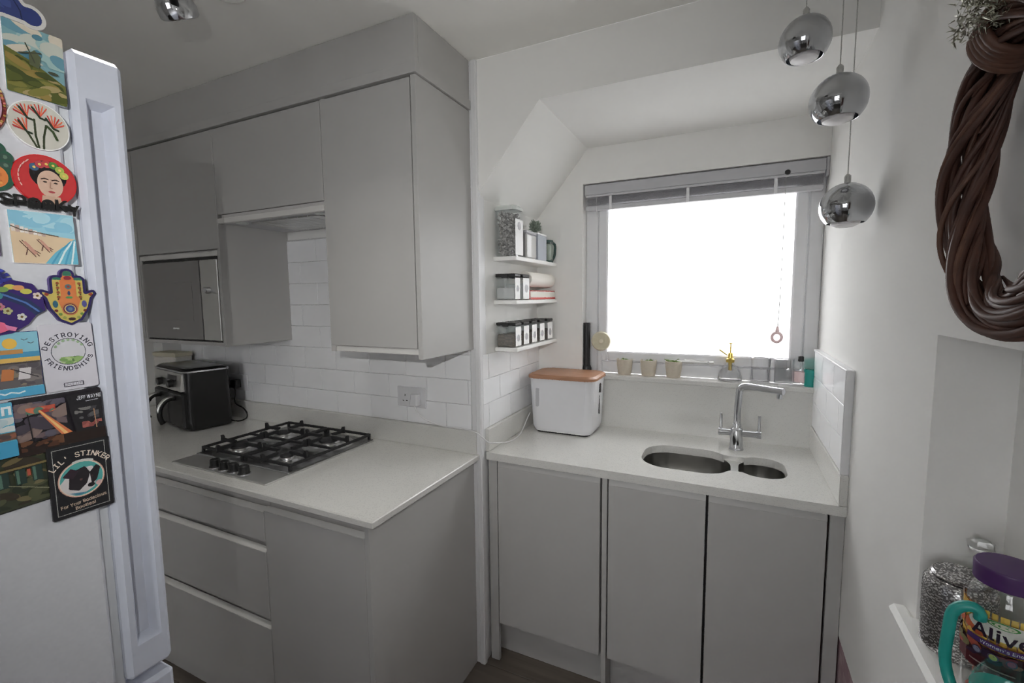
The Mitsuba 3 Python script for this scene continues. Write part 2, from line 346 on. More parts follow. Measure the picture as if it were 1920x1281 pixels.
add(ef + '__end_panel', box(-.045, -.027, -.602, -.009, .002, .877, .0015), 'm_cabinet', smooth=False)
# ------------------------------------------------------------------ right run: base units, worktop, sink
def sink_outline():
    a = rrect(.588, .134, .900, .402, .10, 10); b = rrect(.928, .172, 1.078, .385, .068, 10); s = sbox(.86, .20, .97, .365)
    return a, b, unary_union([a, b, s]).buffer(-.012).buffer(.024).buffer(-.012)
SA, SB, SO = sink_outline()
wt2 = thing('worktop', 'white speckled quartz worktop around the sink', 'worktop')
add(wt2 + '__slab', prism(sbox(.013, .022, W - .0005, D - .013).difference(SO), .03, frame((0, 0, .87), X, Y, Z)), 'm_quartz', smooth=False)
add(wt2 + '__upstand', box(.0041, .022, .03, D - .013, .9005, .993, .002), 'm_quartz', smooth=False)
add(wt2 + '__upstand', box(W - .022, W - .0005, .022, D - .013, .9005, .992, .002), 'm_quartz', smooth=False)
add(wt2 + '__splashback', box(.012, W - .013, D - .0125, D - .0005, .87, 1.13, .0015), 'm_quartz', 'plain white splashback panel below the sill', smooth=False)
struct('trim_2', box(WX0 + .001, W - .001, D - .026, FY - .0005, WZ0 - .022, WZ0 - .0005, .003), 'm_quartz', 'white window ledge', smooth=False)
def jrail(a, b): return hull([(x_, y_, z_) for x_ in (a, b) for y_, z_ in ((.030, .8455), (.0305, .847), (.036, .864), (.048, .864), (.048, .8455))])
bc = thing('base_cabinet', 'grey handleless cupboard at the left end below the alcove worktop', 'cabinet')
add(bc + '__door', box(.059, .476, .030, .048, .175, .845, .0012), 'm_cabinet', smooth=False)
add(bc + '__finger_rail', jrail(.059, .476), 'm_cabinet', smooth=False)
add(bc + '__carcass', box(.062, .475, .056, .58, .165, .866), 'm_carcass', smooth=False)
add(bc + '__plinth', box(.016, .476, .105, .12, .002, .155), 'm_cabinet', smooth=False)
add(bc + '__filler', box(.016, .054, .034, .052, .002, .868, .001), 'm_cabinet', smooth=False)
add(bc + '__end_panel', box(.484, .502, .030, .56, .002, .868, .001), 'm_cabinet', smooth=False)
sc = thing('base_cabinet', 'grey two-door sink cupboard below the worktop', 'cabinet')
add(sc + '__door', box(.507, .829, .030, .048, .175, .845, .0012), 'm_cabinet', smooth=False)
add(sc + '__door', box(.837, 1.163, .030, .048, .175, .845, .0012), 'm_cabinet', smooth=False)
for a, b in ((.507, .829), (.837, 1.163)): add(sc + '__finger_rail', jrail(a, b), 'm_cabinet', smooth=False)
add(sc + '__carcass', cat(box(.506, .52, .056, .58, .165, .866), box(1.15, 1.165, .056, .58, .165, .866), box(.506, 1.165, .056, .58, .165, .18), box(.506, 1.165, .0555, .06, .165, .866)), 'm_dark_gap', smooth=False)
add(sc + '__plinth', box(.503, 1.168, .105, .12, .002, .155), 'm_cabinet', smooth=False)
add(sc + '__filler', box(1.170, W - .001, .036, .054, .002, .868, .001), 'm_cabinet', smooth=False)
# sink bowls
sk = thing('sink', 'undermounted stainless steel sink with one and a half bowls', 'sink')
def bowl(poly, depth, top):
    n = 72; ring = []
    P0 = poly.exterior; c = np.array(poly.centroid.coords[0])
    base = np.array([P0.interpolate(k / n, normalized=True).coords[0] for k in range(n)])
    sh = [(1.0, 0), (.985, -.02), (.965, -depth * .7), (.93, -depth * .93), (.84, -depth), (.1, -depth - .004)]
    v = np.vstack([np.c_[c + (base - c) * s, np.full(n, top + dz)] for s, dz in sh])
    f = []
    for i in range(len(sh) - 1):
        for j in range(n):
            k = (j + 1) % n; f += [[i * n + j, (i + 1) * n + k, i * n + k], [i * n + j, (i + 1) * n + j, (i + 1) * n + k]]
    m = trimesh.Trimesh(v, f, process=False)
    return m
add(sk + '__bowl', bowl(SA.buffer(.002), .17, .880), 'm_sink', 'large bowl', smooth=50)
add(sk + '__bowl', bowl(SB.buffer(.002), .12, .880), 'm_sink', 'small bowl', smooth=50)
flg = prism(SO.buffer(.02).difference(SA.buffer(.001)).difference(SB.buffer(.001)), .0015, frame((0, 0, .8792), X, Y, Z))
add(sk + '__rim', cat(flg), 'm_steel', smooth=False)
for (cx, cy, dz) in ((.745, .27, .88 - .17), (1.003, .28, .88 - .12)):
    add(sk + '__waste', lathe([(0.0, .001), (.02, .001), (.034, .003), (.04, 0)], 24, (cx, cy, dz)), 'm_steel')
tp = thing('tap', 'chrome kitchen tap with two lever handles and a square swan spout', 'tap')
tx, ty = .920, .463
add(tp + '__body', lathe([(0, .9), (.027, .9), (.027, .905), (.0235, .908), (.0235, .952), (.022, .985), (.0165, .990), (.0165, 1.004), (.0, 1.004)], 32, (tx, ty, 0)), 'm_chrome')
add(tp + '__cross_bar', cat(cyl((tx - .066, ty, .967), (tx + .086, ty, .967), .0125, 24), cyl((tx - .067, ty, .967), (tx - .050, ty, .967), .0145, 24), cyl((tx + .070, ty, .967), (tx + .087, ty, .967), .0145, 24)), 'm_chrome')
for dx in (-.058, .079):
    add(tp + '__lever', cyl((tx + dx, ty, .975), (tx + dx, ty, 1.043), .0048, 16), 'm_chrome')
pth = [(tx, ty, .995), (tx, ty, 1.05), (tx + .004, ty - .001, 1.135)]
e = np.array([1.068, .375, 1.163]); s0 = np.array([tx + .004, ty - .001, 1.163]); dv = (e - s0) / np.linalg.norm(e - s0)
arc_c = [s0 + dv * .03 * (1 - math.cos(t)) + np.array([0, 0, -.028 + .028 * math.sin(t)]) for t in np.linspace(0.1, math.pi / 2, 8)]
pth = pth[:2] + arc_c + [s0 + dv * .08, e]
add(tp + '__spout', tube(pth, .0125, 20), 'm_chrome')
add(tp + '__aerator', cyl(e - dv * .014 + np.array([0, 0, -.010]), e - dv * .014 + np.array([0, 0, -.028]), .0085, 18), 'm_chrome')

# ------------------------------------------------------------------ wall units
YF = -.333
mwu = thing('wall_cabinet', 'grey wall cupboard holding the built-in microwave', 'cabinet')
x0, x1 = -1.634, -1.034
add(mwu + '__door', box(x0 + .002, x1 - .004, YF, YF + .018, 1.733, 2.206, .0012), 'm_cabinet', smooth=False)
add(mwu + '__carcass', cat(box(x0, x1 - .018, YF + .02, -.007, 1.715, 2.21), box(x0, x0 + .018, YF + .002, -.007, 1.325, 1.716), box(x0, x1 - .018, -.02, -.007, 1.34, 1.716), box(x0, x1 - .018, YF + .002, -.007, 1.325, 1.34)), 'm_carcass', smooth=False)
add(mwu + '__finger_rail', box(x0 + .002, x1 - .018, YF + .002, YF + .02, 1.705, 1.727, .002), 'm_rail', smooth=False)
add(mwu + '__end_panel', box(x1 - .018, x1, YF + .001, -.007, 1.325, 2.208, .001), 'm_cabinet', smooth=False)
hu = thing('wall_cabinet', 'grey wall cupboard above the extractor hood', 'cabinet')
add(hu + '__door', box(-1.031, -.432, YF, YF + .018, 1.868, 2.206, .0012), 'm_cabinet', smooth=False)
add(hu + '__carcass', box(-1.032, -.431, YF + .022, -.007, 1.86, 2.21), 'm_carcass', smooth=False)
tu = thing('wall_cabinet', 'tall grey wall cupboard at the end of the run beside the alcove', 'cabinet')
add(tu + '__door', box(-.426, -.043, YF, YF + .018, 1.353, 2.206, .0012), 'm_cabinet', smooth=False)
add(tu + '__carcass', cat(box(-.410, -.036, YF + .02, -.007, 1.33, 2.21), box(-.43, -.410, YF + .003, -.007, 1.33, 2.21)), 'm_carcass', smooth=False)
add(tu + '__finger_rail', box(-.41, -.04, YF + .006, YF + .02, 1.331, 1.3525, .002), 'm_rail', smooth=False)
add(tu + '__end_panel', box(-.038, -.019, YF - .001, -.007, 1.318, 2.210, .001), 'm_cabinet', smooth=False)
fa = thing('cornice', 'grey fascia closing the gap between wall cupboards and ceiling', 'fascia')
add(fa + '__panel', cat(box(-2.2, -.018, YF - .001, YF + .017, 2.246, H - .001, .001), box(-.036, -.018, YF + .017, -.007, 2.246, H - .001)), 'm_cabinet', smooth=False)
add(fa + '__strip', cat(box(-2.2, -.012, YF - .007, YF + .017, 2.213, 2.2455, .001), box(-.036, -.012, YF + .016, -.007, 2.213, 2.2455, .001)), 'm_cabinet', smooth=False)
au = thing('wall_cabinet', 'grey wall cupboard partly hidden behind the fridge', 'cabinet')
add(au + '__door', box(-2.19, -1.637, YF, YF + .018, 1.345, 2.206, .0012), 'm_cabinet', smooth=False)
add(au + '__carcass', box(-2.2, -1.636, YF + .02, -.007, 1.33, 2.21), 'm_carcass', smooth=False)
# extractor hood
hd = thing('extractor_hood', 'slim pull-out extractor hood above the gas hob', 'extractor hood')
add(hd + '__front_strip', box(-1.031, -.432, YF - .002, YF + .016, 1.832, 1.853, .0015), 'm_rail', smooth=False)
add(hd + '__upper_strip', box(-1.010, -.432, YF + .004, YF + .02, 1.8535, 1.866), 'm_carcass', smooth=False)
add(hd + '__casing', box(-1.030, -.433, YF + .016, -.008, 1.836, 1.8595), 'm_grey_plastic', smooth=False)
add(hd + '__filter', cat(*[box(-.90 + .055 * k, -.85 + .055 * k, -.28, -.06, 1.831, 1.836, .001) for k in range(7)]), 'm_steel', smooth=False)
for cx in (-.94, -.49): add(hd + '__lamp', cyl((cx, -.29, 1.8362), (cx, -.29, 1.832), .024, 24), 'm_frost')
# microwave
mw = thing('microwave', 'built-in microwave oven with a dark mirror glass front', 'microwave')
add(mw + '__body', box(-1.608, -1.060, YF + .03, -.03, 1.345, 1.69), 'm_black', smooth=False)
for za, zb_ in ((1.692, 1.704), (1.3405, 1.346)): add(mw + '__surround', box(-1.612, -1.053, YF + .004, YF + .03, za, zb_), 'm_black', smooth=False)
add(mw + '__door', box(-1.611, -1.176, YF - .004, YF + .028, 1.348, 1.691, .002), 'm_mirror_glass', smooth=False)
add(mw + '__window', box(-1.55, -1.235, YF - .0048, YF - .003, 1.43, 1.60, .0004), 'm_mirror_glass', smooth=False)
add(mw + '__control_panel', box(-1.172, -1.054, YF - .004, YF + .028, 1.348, 1.691, .002), 'm_steel', smooth=False)
kn = add(mw + '__knob', lathe([(0, .020), (.011, .020), (.014, .017), (.015, 0)], 28), 'm_chrome')
scene[kn]['to_world'] = T().translate([-1.116, YF - .004, 1.562]).rotate([1, 0, 0], 90)
add(mw + '__maker_mark', cat(*[box(-1.395 + .012 * k, -1.386 + .012 * k, YF - .0055, YF - .004, 1.392, 1.399) for k in range(4)]), 'm_label', 'small pale lettering on the glass', smooth=False)
# ------------------------------------------------------------------ fridge
fr = thing('fridge', 'tall white fridge freezer covered in magnets at the left edge', 'fridge')
FX = .15
add(fr + '__body', cat(box(-.45, FX - .004, -1.86, -1.262, .03, 1.833, .004)), 'm_fridge_side', smooth=20)
add(fr + '__gasket', box(-.43, FX - .012, -1.263, -1.249, .06, 1.80, .002), 'm_gasket', smooth=False)
def fdoor(z0, z1, pz0, pz1):
    m = box(-.45, FX, -1.2505, -1.195, z0, z1, .006)
    def ring(x, a, y0, y1, z0, z1): return [(x, y0 + a, z0 + a), (x, y1 - a, z0 + a), (x, y1 - a, z1 - a), (x, y0 + a, z1 - a)]
    p = hull(ring(FX + .001, 0, -1.238, -1.207, pz0, pz1) + ring(FX - .016, .0085, -1.238, -1.207, pz0, pz1))
    return sub(m, p)
add(fr + '__door', fdoor(.992, 1.828, 1.038, 1.772), 'm_fridge', 'upper door with a long recessed grip', smooth=20)
add(fr + '__door', fdoor(.06, .978, .5, .93), 'm_fridge', 'lower freezer door', smooth=20)
for sx in (-.4, .09): add(fr + '__foot', cyl((sx, -1.3, 0.0), (sx, -1.3, .03), .02, 16), 'm_black')
# ------------------------------------------------------------------ gas hob
hb = thing('gas_hob', 'four-burner stainless steel gas hob set in the worktop', 'hob')
hx0, hx1 = -1.036, -.500
add(hb + '__base_plate', box(hx0, hx1, -.573, -.052, .9003, .9062, .002), 'm_hob_plate', 'brushed steel base plate', smooth=False)
add(hb + '__enamel_plate', box(hx0 + .004, hx1 - .004, -.476, -.055, .9063, .9115, .002), 'm_hob_enamel', smooth=False)
add(hb + '__front_edge', box(hx0 + .003, hx1 - .003, -.4835, -.4765, .9063, .912, .002), 'm_chrome', smooth=False)
for kx in (-.818, -.765, -.712, -.655):
    k_ = add(hb + '__knob', lathe([(0, .9375), (.014, .9375), (.0165, .935), (.018, .9125), (.0195, .911), (.0195, .9065)], 24, (kx, -.541, 0)), 'm_black')
    add(k_ + '__collar', lathe([(.022, .9063), (.022, .909), (.0196, .9095), (.0196, .9063)], 24, (kx, -.541, 0)), 'm_chrome')
for bx, by, r in ((-.905, -.185, .036), (-.630, -.185, .046), (-.905, -.385, .044), (-.625, -.390, .028)):
    b_ = add(hb + '__burner', lathe([(0, .926), (r * .9, .926), (r, .922), (r, .917), (r * 1.35, .914), (r * 1.55, .9117), (r * 1.5, .9115)], 32, (bx, by, 0)), 'm_silver', 'bright aluminium burner', smooth=40)
    add(b_ + '__spill_dish', lathe([(r * 1.5, .9121), (r * 2.0, .9135), (r * 2.25, .9125), (r * 2.25, .9117)], 32, (bx, by, 0)), 'm_steel', 'steel spill dish', smooth=40)
    add(b_ + '__cap', lathe([(0, .9345), (r * .72, .9345), (r * .82, .932), (r * .84, .9285), (r * .8, .9262), (0, .9262)], 32, (bx, by, 0)), 'm_black_matt', 'black burner cap', smooth=40)
for gx0_, gx1_ in ((hx0 + .012, -.772), (-.766, hx1 - .012)):
    cx = (gx0_ + gx1_) / 2
    bars = []
    zb, h = .938, .008
    y0, y1 = -.468, -.062
    for xx in (gx0_, gx1_ - .008): bars.append(box(xx, xx + .010, y0, y1, zb - .012, zb - .002, .002))
    for yy in (y0, (y0 + y1) / 2 - .004, y1 - .008): bars.append(box(gx0_, gx1_, yy, yy + .010, zb - .012, zb - .002, .002))
    fr_ = add(hb + '__pan_support', cat(*bars), 'm_black_matt', 'black cast-iron pan support', smooth=False)
    for by in (-.185, -.387):
        for dx, dy in ((1, 0), (-1, 0), (0, 1), (0, -1)):
            L0, L1 = .030, (.122 if dx else .098)
            p = Polygon([(L0, .006), (L0 + .012, 0), (L1 - .02, 0), (L1, -.006), (L1, .024), (L1 - .010, .024), (L1 - .018, .011), (L0, .013)])
            ex = np.array([dx, dy, 0.0]); side = np.cross(ex, Z)
            add(fr_ + '__finger', prism(p, .009, frame(np.array([cx, by, .936]) - side * .0045, ex, Z, side)), 'm_black_matt', smooth=False)
    for px_ in (gx0_, gx1_ - .010):
        for py_ in (y0, y1 - .010): add(fr_ + '__foot', box(px_, px_ + .010, py_, py_ + .010, .9116, .9262, .001), 'm_black_matt', smooth=False)

# ------------------------------------------------------------------ air fryer and what stands by it
af = thing('air_fryer', 'black two-drawer air fryer on the worktop beside the fridge', 'air fryer')
AC = np.array([-1.389, -.31, 0]); AM = frame(AC, *[np.array(v) for v in ((math.cos(-.185), math.sin(-.185), 0), (-math.sin(-.185), math.cos(-.185), 0), (0, 0, 1))])
def afp(key, m, b, label=None, smooth=30):
    m.apply_transform(AM); return add(key, m, b, label, smooth=smooth)
def rr_slice(x0, x1, y0, y1, r, z, q=5): return [(a, b, z) for a, b in rrect(x0, y0, x1, y1, r, q).exterior.coords]
afp(af + '__body', hull(rr_slice(-.40, -.004, .012, .195, .03, .906) + rr_slice(-.40, 0, 0, .20, .03, .95) + rr_slice(-.392, -.006, .006, .195, .03, 1.182)), 'm_black', smooth=35)
afp(af + '__lid', hull(rr_slice(-.392, -.006, -.002, .195, .03, 1.1895) + rr_slice(-.380, -.018, .01, .184, .03, 1.2005)), 'm_black_gloss', smooth=35)
afp(af + '__rim', hull(rr_slice(-.396, -.002, -.006, .199, .03, 1.1825) + rr_slice(-.396, -.002, -.006, .199, .03, 1.1893)), 'm_chrome', 'chrome rim round the top', smooth=35)
afp(af + '__control_panel', hull([(-.375, -.012, 1.095), (-.03, -.012, 1.095), (-.375, .02, 1.095), (-.03, .02, 1.095), (-.37, -.002, 1.178), (-.035, -.002, 1.178), (-.37, .03, 1.178), (-.035, .03, 1.178)]), 'm_steel', label='silver control panel', smooth=False)
dl = afp(af + '__dial', cyl((-.135, -.030, 1.125), (-.135, -.008, 1.127), .018, 24), 'm_black', smooth=30)
afp(af + '__dial', cyl((-.27, -.030, 1.125), (-.27, -.008, 1.127), .018, 24), 'm_black', smooth=30)
afp(af + '__display', hull([(-.20, -.0085, 1.14), (-.09, -.0085, 1.14), (-.20, -.0045, 1.165), (-.09, -.0045, 1.165), (-.20, .01, 1.14), (-.09, .01, 1.165)]), 'm_black_gloss', smooth=False)
for a, b in ((-.385, -.205), (-.198, -.018)):
    d_ = afp(af + '__drawer', box(a, b, -.012, .02, .915, 1.085, .008), 'm_black', smooth=False)
    m_ = (a + b) / 2
    hp = spline([(m_, -.012, 1.055), (m_, -.05, 1.05), (m_, -.072, 1.02), (m_, -.074, .965), (m_, -.066, .945)], 24)
    h_ = afp(d_ + '__handle', tube(hp, .011, 12), 'm_black', smooth=True)
    hp2 = hp + np.array([0, -.004, .003])
    afp(d_ + '__handle_trim', tube(hp2[:16], .0095, 12), 'm_steel', label='steel strip on the handle', smooth=True)
ps = thing('socket', 'white wall socket half hidden behind the air fryer', 'socket')
add(ps + '__plate', box(-1.522, -1.376, -.019, -.0100, 1.047, 1.133, .003), 'm_white_plastic', smooth=False)
pg = thing('plug', 'black plug of the air fryer with its cable', 'plug')
add(pg + '__plug_body', hull(rr_slice(-1.470, -1.420, -.057, -.0195, .008, 1.066) + rr_slice(-1.467, -1.423, -.053, -.0195, .008, 1.106)), 'm_black', smooth=30)
add(pg + '__cable', tube(spline([(-1.445, -.045, 1.066), (-1.435, -.05, 1.03), (-1.42, -.06, .99), (-1.365, -.055, .965), (-1.335, -.06, .925), (-1.36, -.07, .9065), (-1.43, -.085, .912)], 50), .0035, 8), 'm_black', smooth=True)
cb = thing('storage_box', 'cream box standing behind the air fryer in the shadow of the wall cupboards', 'box')
add(cb + '__box_body', box(-2.02, -1.815, -.12, -.03, .9005, 1.215, .006), 'm_paper', smooth=False)
add(cb + '__lid', box(-2.023, -1.812, -.123, -.027, 1.2155, 1.238, .004), 'm_cream', smooth=False)
ds = thing('socket', 'white double wall socket above the worktop, right of the hob', 'socket')
add(ds + '__plate', box(-.394, -.248, -.0185, -.0100, 1.062, 1.148, .003), 'm_white_plastic', smooth=False)
for cx in (-.353, -.289): add(ds + '__switch', box(cx + .008, cx + .018, -.0215, -.0187, 1.118, 1.134, .001), 'm_white_plastic', smooth=False)
for dx, dz, w_, h_ in ((-.353, 1.112, .004, .008), (-.362, 1.088, .007, .004), (-.344, 1.088, .007, .004)): add(ds + '__pin_hole', box(dx - w_ / 2, dx + w_ / 2, -.0189, -.0186, dz - h_ / 2, dz + h_ / 2), 'm_dark_gap', smooth=False)
wp = thing('plug', 'white plug in the double socket with a white cable running along the worktop', 'plug')
add(wp + '__plug_body', hull(rr_slice(-.313, -.265, -.052, -.0188, .012, 1.078) + rr_slice(-.309, -.269, -.047, -.0188, .012, 1.122)), 'm_white_plastic', smooth=30)
add(wp + '__cable', tube(spline([(-.289, -.04, 1.080), (-.27, -.045, 1.05), (-.21, -.03, 1.01), (-.12, -.017, .9965), (-.035, -.022, .9965), (.006, -.022, .985), (.026, .0, .955), (.036, .06, .93), (.044, .16, .906), (.046, .27, .9055), (.036, .36, .935), (.040, .41, .975)], 90), .0026, 8), 'm_wire', smooth=True)

# ------------------------------------------------------------------ rice bin
rb = thing('rice_bin', 'white lidded food bin with a copper wood-effect lid on the alcove worktop', 'food bin')
add(rb + '__body', hull(rr_slice(.075, .340, .364, .566, .035, .908) + rr_slice(.064, .349, .358, .573, .04, .93) + rr_slice(.048, .357, .366, .584, .04, 1.149)), 'm_white_plastic', smooth=40)
add(rb + '__foot_ring', hull(rr_slice(.082, .333, .371, .558, .03, .9005) + rr_slice(.082, .333, .371, .558, .03, .9079)), 'm_black', smooth=40)
add(rb + '__lid', hull(rr_slice(.040, .364, .358, .590, .045, 1.1495) + rr_slice(.040, .364, .358, .590, .045, 1.160) + rr_slice(.050, .354, .368, .580, .045, 1.168)), 'm_copper', 'copper wood-effect lid', smooth=20)
add(rb + '__window_strip', hull([(.088, .3605, 1.02), (.104, .3605, 1.02), (.088, .3632, 1.105), (.104, .3632, 1.105), (.088, .3665, 1.105), (.104, .3665, 1.105), (.088, .363, 1.02), (.104, .363, 1.02)]), 'm_grey_plastic', 'grey see-through level strip', smooth=False)
add(rb + '__button', hull([(a, .478 + .009 * math.cos(t), z_ + .009 * math.sin(t)) for a in (.350, .3605) for z_ in (1.093, 1.118) for t in np.linspace(0, 6.28, 12)]), 'm_black', 'black release button', smooth=40)
add(rb + '__slit', box(.346, .3555, .4765, .4795, .985, 1.07), 'm_black', smooth=False)

# ------------------------------------------------------------------ shelves and jars on the alcove's left wall
SH = (1.684, 1.508, 1.314)
pos = ('upper', 'middle', 'lower')
for zt, nm in zip(SH, ('uppermost narrow white wall shelf with the tall pasta jar', 'middle narrow white wall shelf with two rolls', 'lowest narrow white wall shelf with the spice jars')):
    s_ = thing('wall_shelf', nm, 'shelf')
    add(s_ + '__board', box(.0045 if zt < 1.32 else .0006, .106, .127, D - .001, zt - .017, zt - .0003, .002), 'm_white_paint', smooth=False)
def dot_label(parent, x, y0, y1, z0, z1, zc, r=None):
    add(parent + '__label', box(x, x + .0006, y0, y1, z0, z1), 'm_label', 'white paper label with a grey dot', smooth=False)
    yc = (y0 + y1) / 2; r = r or (y1 - y0) * .27
    m = lathe([(0, 0), (r, 0), (r, -.0004)], 20); m.apply_transform(frame((x + .0011, yc, zc), -Z, Y, X))
    add(parent + '__dot', m, 'm_grey_plastic', smooth=False)
def canister(name, label, cat_, group, y0, y1, z0, z1, fillb, fill, lidb='m_black', x0=.010, x1=.097, lab=None, dotz=None, lidh=.014):
    k = thing(name, label, cat_, group)
    add(k + '__jar', box(x0, x1, y0, y1, z0, z1 - lidh, .005), 'm_clear', smooth=25)
    add(k + '__contents', box(x0 + .003, x1 - .003, y0 + .003, y1 - .003, z0 + .003, z0 + .003 + (z1 - lidh - z0 - .006) * fill, .004), fillb, smooth=False)
    l_ = add(k + '__lid', cat(box(x0 - .001, x1 + .001, y0 - .001, y1 + .001, z1 - lidh + .0003, z1, .003)), lidb, smooth=False)
    add(l_ + '__clip', box((x0 + x1) / 2 - .014, (x0 + x1) / 2 + .014, y0 - .005, y0 - .0012, z1 - lidh - .004, z1 - .002, .001), lidb, smooth=False)
    if lab: dot_label(k, x1 + .0003, y0 + .003, y1 - .003, lab[0], lab[1], dotz)
    return k
# upper shelf
bj = thing('storage_jar', 'tall clear jar of grey pasta twists at the front end of the top shelf', 'jar')
z0 = SH[0]; y0, y1 = .132, .212
add(bj + '__jar', hull(rr_slice(.006, .0985, y0, y1, .014, z0) + rr_slice(.006, .0985, y0, y1, .014, 1.868)), 'm_clear', smooth=35)
tubes = []
r_ = np.random.default_rng(3)
for i in range(360):
    c = np.array([r_.uniform(.020, .086), r_.uniform(y0 + .012, y1 - .012), r_.uniform(z0 + .012, 1.858)])
    a, b = r_.uniform(0, 6.28), r_.uniform(-1, 1)
    d = np.array([math.cos(a) * math.cos(b), math.sin(a) * math.cos(b), math.sin(b)]) * .011
    q = np.cross(d, Z) * .35
    pts = np.array([c - d, c - d * .3 + q, c + d * .3 - q, c + d]); pts[:, 0] = np.clip(pts[:, 0], .011, .093); pts[:, 1] = np.clip(pts[:, 1], y0 + .006, y1 - .006)
    tubes.append(tube(pts, .0034, 6))
add(bj + '__pasta', cat(*tubes), 'm_pasta', 'grey pasta twists', kind='stuff', smooth=40)
add(bj + '__lid', hull(rr_slice(.004, .1005, y0 - .002, y1 + .002, .016, 1.8683) + rr_slice(.004, .1005, y0 - .002, y1 + .002, .016, 1.880) + rr_slice(.010, .0945, y0 + .004, y1 - .004, .014, 1.886)), 'm_frost', 'translucent lid', smooth=35)
dot_label(bj, .0988, y0 + .003, y1 - .003, 1.690, 1.832, 1.806, .017)
tn = thing('tin', 'silver tin with a white strip on the top shelf', 'tin')
add(tn + '__body', box(.014, .097, .250, .362, SH[0], 1.790, .006), 'm_silver', smooth=False)
add(tn + '__lid', box(.0125, .0985, .2485, .3635, 1.7903, 1.802, .003), 'm_grey_plastic', smooth=False)
add(tn + '__label', box(.0972, .0978, .262, .300, 1.690, 1.782), 'm_label', 'white strip', smooth=False)
bb = thing('carton', 'pale blue-grey carton between the silver tin and the green-handled mug', 'carton')
add(bb + '__body', box(.016, .096, .381, .486, SH[0], 1.799, .002), 'm_bluegrey', smooth=False)
add(bb + '__flap', box(.016, .096, .381, .486, 1.7993, 1.806, .001), 'm_label', smooth=False)
dp = thing('dried_flower', 'grey-green dried flower head lying above the carton', 'dried flower')
pet = []
for i in range(70):
    a, b = r_.uniform(0, 6.28), math.asin(r_.uniform(-.8, 1)); d = np.array([math.cos(a) * math.cos(b), math.sin(a) * math.cos(b), math.sin(b)])
    c = np.array([.056, .445, 1.838]); pet.append(tube([c + d * .008, c + d * .022, c + d * r_.uniform(.028, .036) + Z * .004], [.0045, .004, .0012], 6))
add(dp + '__head', cat(*pet), 'm_dried', smooth=40, kind='stuff', label='mass of narrow petals')
add(dp + '__stem', tube(spline([(.056, .445, 1.82), (.05, .45, 1.813), (.03, .47, 1.81)], 12), .002, 6), 'm_dried', smooth=True)
mg = thing('mug', 'glass mug with dark green handle and rims at the back end of the top shelf', 'mug')
mc = (.058, .556)
add(mg + '__cup', lathe([(0, SH[0] + .004), (.040, SH[0] + .004), (.0405, 1.785)], 32, (*mc, 0)), 'm_glass_green', smooth=40)
for zz in (SH[0], 1.779): add(mg + '__rim', lathe([(.0385, zz), (.042, zz), (.042, zz + .011), (.0385, zz + .011), (.0385, zz)], 32, (*mc, 0)), 'm_dark_green', 'dark green rim', smooth=30)
add(mg + '__handle', tube(spline([(.075, .588, 1.782), (.092, .600, 1.776), (.100, .588, 1.745), (.094, .590, 1.712), (.080, .588, 1.694)], 26), .006, 10), 'm_dark_green', 'dark green handle', smooth=True)
# middle shelf
canister('storage_jar', 'clear black-lidded jar of white powder at the front end of the middle shelf', 'jar', None, .129, .182, SH[1], 1.615, 'm_sugar', .55, lab=(1.512, 1.598), dotz=1.555)
canister('storage_jar', 'clear black-lidded jar beside the rolls on the middle shelf', 'jar', None, .207, .277, SH[1], 1.615, 'm_sugar', .75, lab=(1.512, 1.599), dotz=1.556)
rl = thing('paper_roll', 'white paper roll lying on the middle shelf', 'roll')
def roll(parent, c, r, L, b, core):
    m = lathe([(r * .36, 0), (r * .96, 0), (r, .002), (r, L - .002), (r * .96, L), (r * .36, L), (r * .36, 0)], 32); m.apply_transform(frame(c, Z, X, Y)); add(parent + '__sheet', m, b, smooth=35)
    m = lathe([(0, .004), (r * .355, .004), (r * .355, L - .004), (0, L - .004)], 24); m.apply_transform(frame(c, Z, X, Y)); add(parent + '__core', m, core, 'dark hollow core', smooth=35)
roll(rl, (.066, .300, 1.598), .033, .295, 'm_paper', 'm_black')
fo = thing('foil_box', 'red and white box under the paper roll on the middle shelf', 'box')
add(fo + '__box_body', box(.022, .098, .288, .594, 1.5085, 1.545, .003), 'm_paper', smooth=False)
add(fo + '__edge', box(.0983, .0990, .288, .594, 1.509, 1.518), 'm_red', 'red edge', smooth=False)
add(fo + '__end', box(.024, .096, .2868, .2878, 1.510, 1.544), 'm_red', 'red end flap', smooth=False)
add(fo + '__lip', box(.060, .098, .300, .590, 1.5453, 1.5485, .001), 'm_red', 'red lip', smooth=False)
# lower shelf
sp = [(.129, .189, 'first from the front'), (.211, .272, 'second from the front'), (.300, .362, 'third from the front'), (.392, .455, 'fourth from the front'), (.490, .560, 'at the back')]
for a, b, w_ in sp:
    canister('spice_jar', f'black-lidded spice jar with a white label on the lowest shelf, {w_}', 'jar', 'spice jars on the lowest shelf', a, b, SH[2], 1.416, 'm_spice', .6, lab=(1.320, 1.398), dotz=1.352, lidh=.012)

